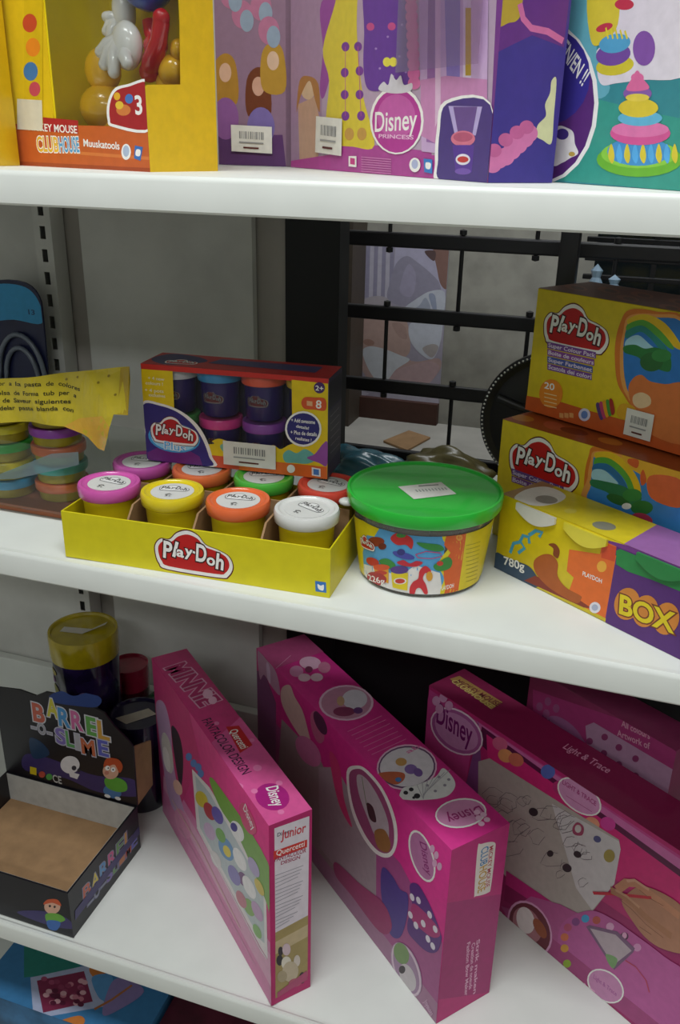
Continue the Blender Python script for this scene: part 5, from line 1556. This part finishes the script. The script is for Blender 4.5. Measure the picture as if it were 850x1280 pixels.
# ---- blue pack beyond the upright
t = thing('blister_pack', 'tall pack with light blue top and navy body beyond the slotted upright', 'toy pack', (-1.02, .44, Z2))
bm = bmesh.new(); prism(bm, catmull([(0, .0), (.06, 0), (.113, 0), (.114, .08), (.116, .18), (.113, .215), (.09, .235), (.04, .236), (.01, .22), (0, .18), (0, .08)], 3), 0, .004, 'xz'); obj('backing_card', bm, mat('navy_card', '1c2248', .4, .1, 40), t, 30)
k = Ink(.115, .24); k.poly('38a0d8', catmull([(.001, .17), (.06, .174), (.113, .172), (.113, .205), (.09, .228), (.04, .23), (.008, .214)])); k.text('13', '1c3c68', (.09, .185), (.102, .185), .008)
k.build('printed_front', lambda u, v, d: (u, -d, v), t)
for rr in (.045, .032):
    bm = bmesh.new(); pts = [(.068+rr*math.cos(a*PI/16), -.006, .075+rr*1.7*math.sin(a*PI/16)) for a in range(33)]; tube(bm, pts, .004, 8); obj('grey_ring', bm, mat('grey_plastic', '6c7480', .3), t, 60)

# ================================================================== LOWER SHELF
card_top = carton('drawing_set', 'narrow bright pink drawing set box, leftmost of the tall pink boxes', 'toy box', near(-.333, .009, Z3, -41.2, .43), -41.2, .43, .06, .312, 'd83c84', {'front': 'draw_front', 'right': 'draw_side', 'top': 'draw_top'})
craft = carton('craft_set', 'wide magenta box with oval pictures on top, second of the pink boxes', 'toy box', near(-.116, .058, Z3, -39.9, .525), -39.9, .525, .092, .30, 'd8308c', {'front': 'craft_front', 'right': 'craft_side', 'top': 'craft_top'})
trace = carton('tracing_set', 'deep pink box with a printed tracing board, rightmost of the front pink boxes', 'toy box', (-.219, .374, Z3), -33, .5, .078, .31, 'c02c74', {'front': 'trace_front', 'top': 'trace_top'})
tall = carton('tall_carton', 'dark pink box with polka dot panel behind the tracing box', 'toy box', (-.070, .382, Z3), -33, .24, .06, .37, '8c2c5c', {'front': 'tall_front'})
# ---- slime display box
SX0, SX1 = -.90, -.648
t = thing('slime_display', 'black open display box with colourful header card, lower left', 'display box', (SX0, .014, Z3))
m_bk = mat('black_card', '15131c', .4, .1, 40)
Lx = SX1-SX0; D = .19; Hh = .086
bm = bmesh.new(); w = .003
bx(bm, 0, Lx, 0, w, 0, Hh); bx(bm, Lx-w, Lx, w, D, 0, Hh); bx(bm, 0, w, w, D, 0, Hh); bx(bm, w, Lx-w, D-w, D, 0, Hh)
obj('box_wall', bm, m_bk, t)
bm = bmesh.new(); bx(bm, w, Lx-w, w, w+.001, .002, Hh-.001); bx(bm, Lx-w-.001, Lx-w, w, D-w, .002, Hh-.001); bx(bm, w, Lx-w, D-w-.001, D-w, .002, Hh-.001); obj('white_lining', bm, mat('lining_white', 'c8c8c4', .7), t)
bm = bmesh.new(); bx(bm, w+.001, Lx-w-.001, w+.001, D-w-.001, .002, .032); obj('cardboard_insert', bm, M_card, t)
bm = bmesh.new()
out = [(0, 0), (Lx, 0), (Lx+.002, .118)] + [(Lx-.006, .128), (Lx-.03, .150), (Lx-.045, .170), (Lx-.07, .178), (Lx-.10, .176), (Lx-.115, .186), (Lx-.15, .184), (Lx-.17, .172), (Lx-.2, .176), (0, .17)]
prism(bm, out, D, D+.003, 'xz')
for v in bm.verts: v.co.z += Hh
obj('header_card', bm, m_bk, t)
bm = bmesh.new(); prism(bm, [(D+.003, 0), (D+.05, .004), (D+.055, .09), (D+.003, .115)], Lx-.003, Lx, 'xy')
for v in bm.verts: v.co = Vector((v.co.z, v.co.x, v.co.y+Hh))
obj('side_flap', bm, M_card, t)
Ink(Lx, .2).draw(ART['slime_card']).build('printed_header', lambda u, v, d: (u, D-d, Hh+v), t)
Ink(.19, .086).draw(ART['slime_side']).build('printed_side', lambda u, v, d: (Lx+d, u, v), t)
Ink(.15, .086).draw(ART['slime_front']).build('printed_front', lambda u, v, d: (u+Lx-.15, -d, v), t)
# ---- canisters behind it
def canister(label, loc, r, h, body, lidc, rot=0):
    t = thing('slime_canister', label, 'canister', loc, rot)
    bm = bmesh.new(); lathe(bm, [(0, 0), (r*.93, 0), (r*.97, .004), (r*.97, h-.045), (r*.93, h-.04), (0, h-.04)], 44); obj('canister_body', bm, mat('can_'+body, body, .15, .45, 22, coat=.5), t, 50)
    bm = bmesh.new(); lathe(bm, [(r*.96, h-.046), (r, h-.046), (r*1.01, h-.040), (r*1.02, h-.004), (r*1.0, h), (r*.93, h), (r*.90, h-.004), (0, h-.004)], 44); obj('lid', bm, mat('lidc_'+lidc, lidc, .2, .12, 30, coat=.5), t, 50)
    return t
c1 = canister('tall dark purple canister with yellow lid and torn sticker', (-.813, .335, Z3+.149), .0575, .162, '2c1c4c', 'b8a418')
k = Ink(); k.poly('c8c4b8', [(-.034, -.018), (.006, -.012), (.034, .016), (.030, .030), (.012, .008), (-.036, -.002)]); o = k.build('price_label', lambda u, v, d: (u, v, .1585+d+max(0, u-.02)*.6), c1)
k = Ink()
for (u, v, a, b, c) in [(-.040, .095, .014, .006, 'a89838'), (-.045, .078, .012, .006, '7c3c80'), (-.036, .060, .013, .01, '8c8c38'), (-.03, .03, .012, .012, '50489c'), (.025, .05, .012, .02, '6c5478')]:
    k.poly(c, [(u+a*math.cos(i*PI/8), v+b*math.sin(i*PI/8)) for i in range(16)])
k.build('printed_wrap', lambda u, v, d: ((.0560+d)*math.sin(u/.056), -(.0560+d)*math.cos(u/.056), v), c1, base=6e-4, subdiv=.006)
canister('dark canister underneath the yellow lidded one', (-.813, .335, Z3), .0575, .148, '1c1430', '1a1426')
c2 = canister('dark navy canister with a beige price sticker on its lid', (-.706, .315, Z3+.0), .047, .178, '1c1838', '221c3c')
k = Ink(); k.poly('b0a898', [(-.030, -.022), (-.004, -.030), (.030, .012), (.008, .022)]); k.build('price_label', lambda u, v, d: (u, v, .1745+d), c2)
canister('dark green canister beside the pink drawing set', (-.700, .405, Z3), .036, .150, '143c28', '1c5030')
canister('dim red lidded canister at the back behind the navy one', (-.790, .430, Z3), .034, .19, '5c1424', 'a02440')
crumple('plastic_packet', 'dark brown packet lying behind the black display box', 'packet', (-.672, .335, Z3), (.022, .024, .045), 11, mat('brown_film', '3c2018', .3, .5, 40, .4), .1) if False else None
# ---- boxes under the lowest shelf
def flat_box(label, loc, rz, L, T, H, col, key=None):
    t = thing('flat_carton', label, 'toy box', loc, rz)
    obj('carton_body', box_mesh(0, L, 0, T, 0, H, bevel=.001), mat('card_'+col, col, .45, .3, 18), t, 30)
    if key: Ink(L, T).draw(ART[key]).build('printed_top', face_fn('top', L, T, H), t)
    return t
flat_box('flat blue box with a printed picture panel, under the lowest shelf', (-.86, .02, .1208), 0, .30, .23, .1292, '3c78a8', 'low_top')
flat_box('flat dark red box right of the blue one under the lowest shelf', (-.555, .03, .1208), 0, .30, .24, .118, '5c1c30')
flat_box('flat dark box at the right under the lowest shelf', (-.24, .03, .1208), 2, .30, .24, .11, '26222c')
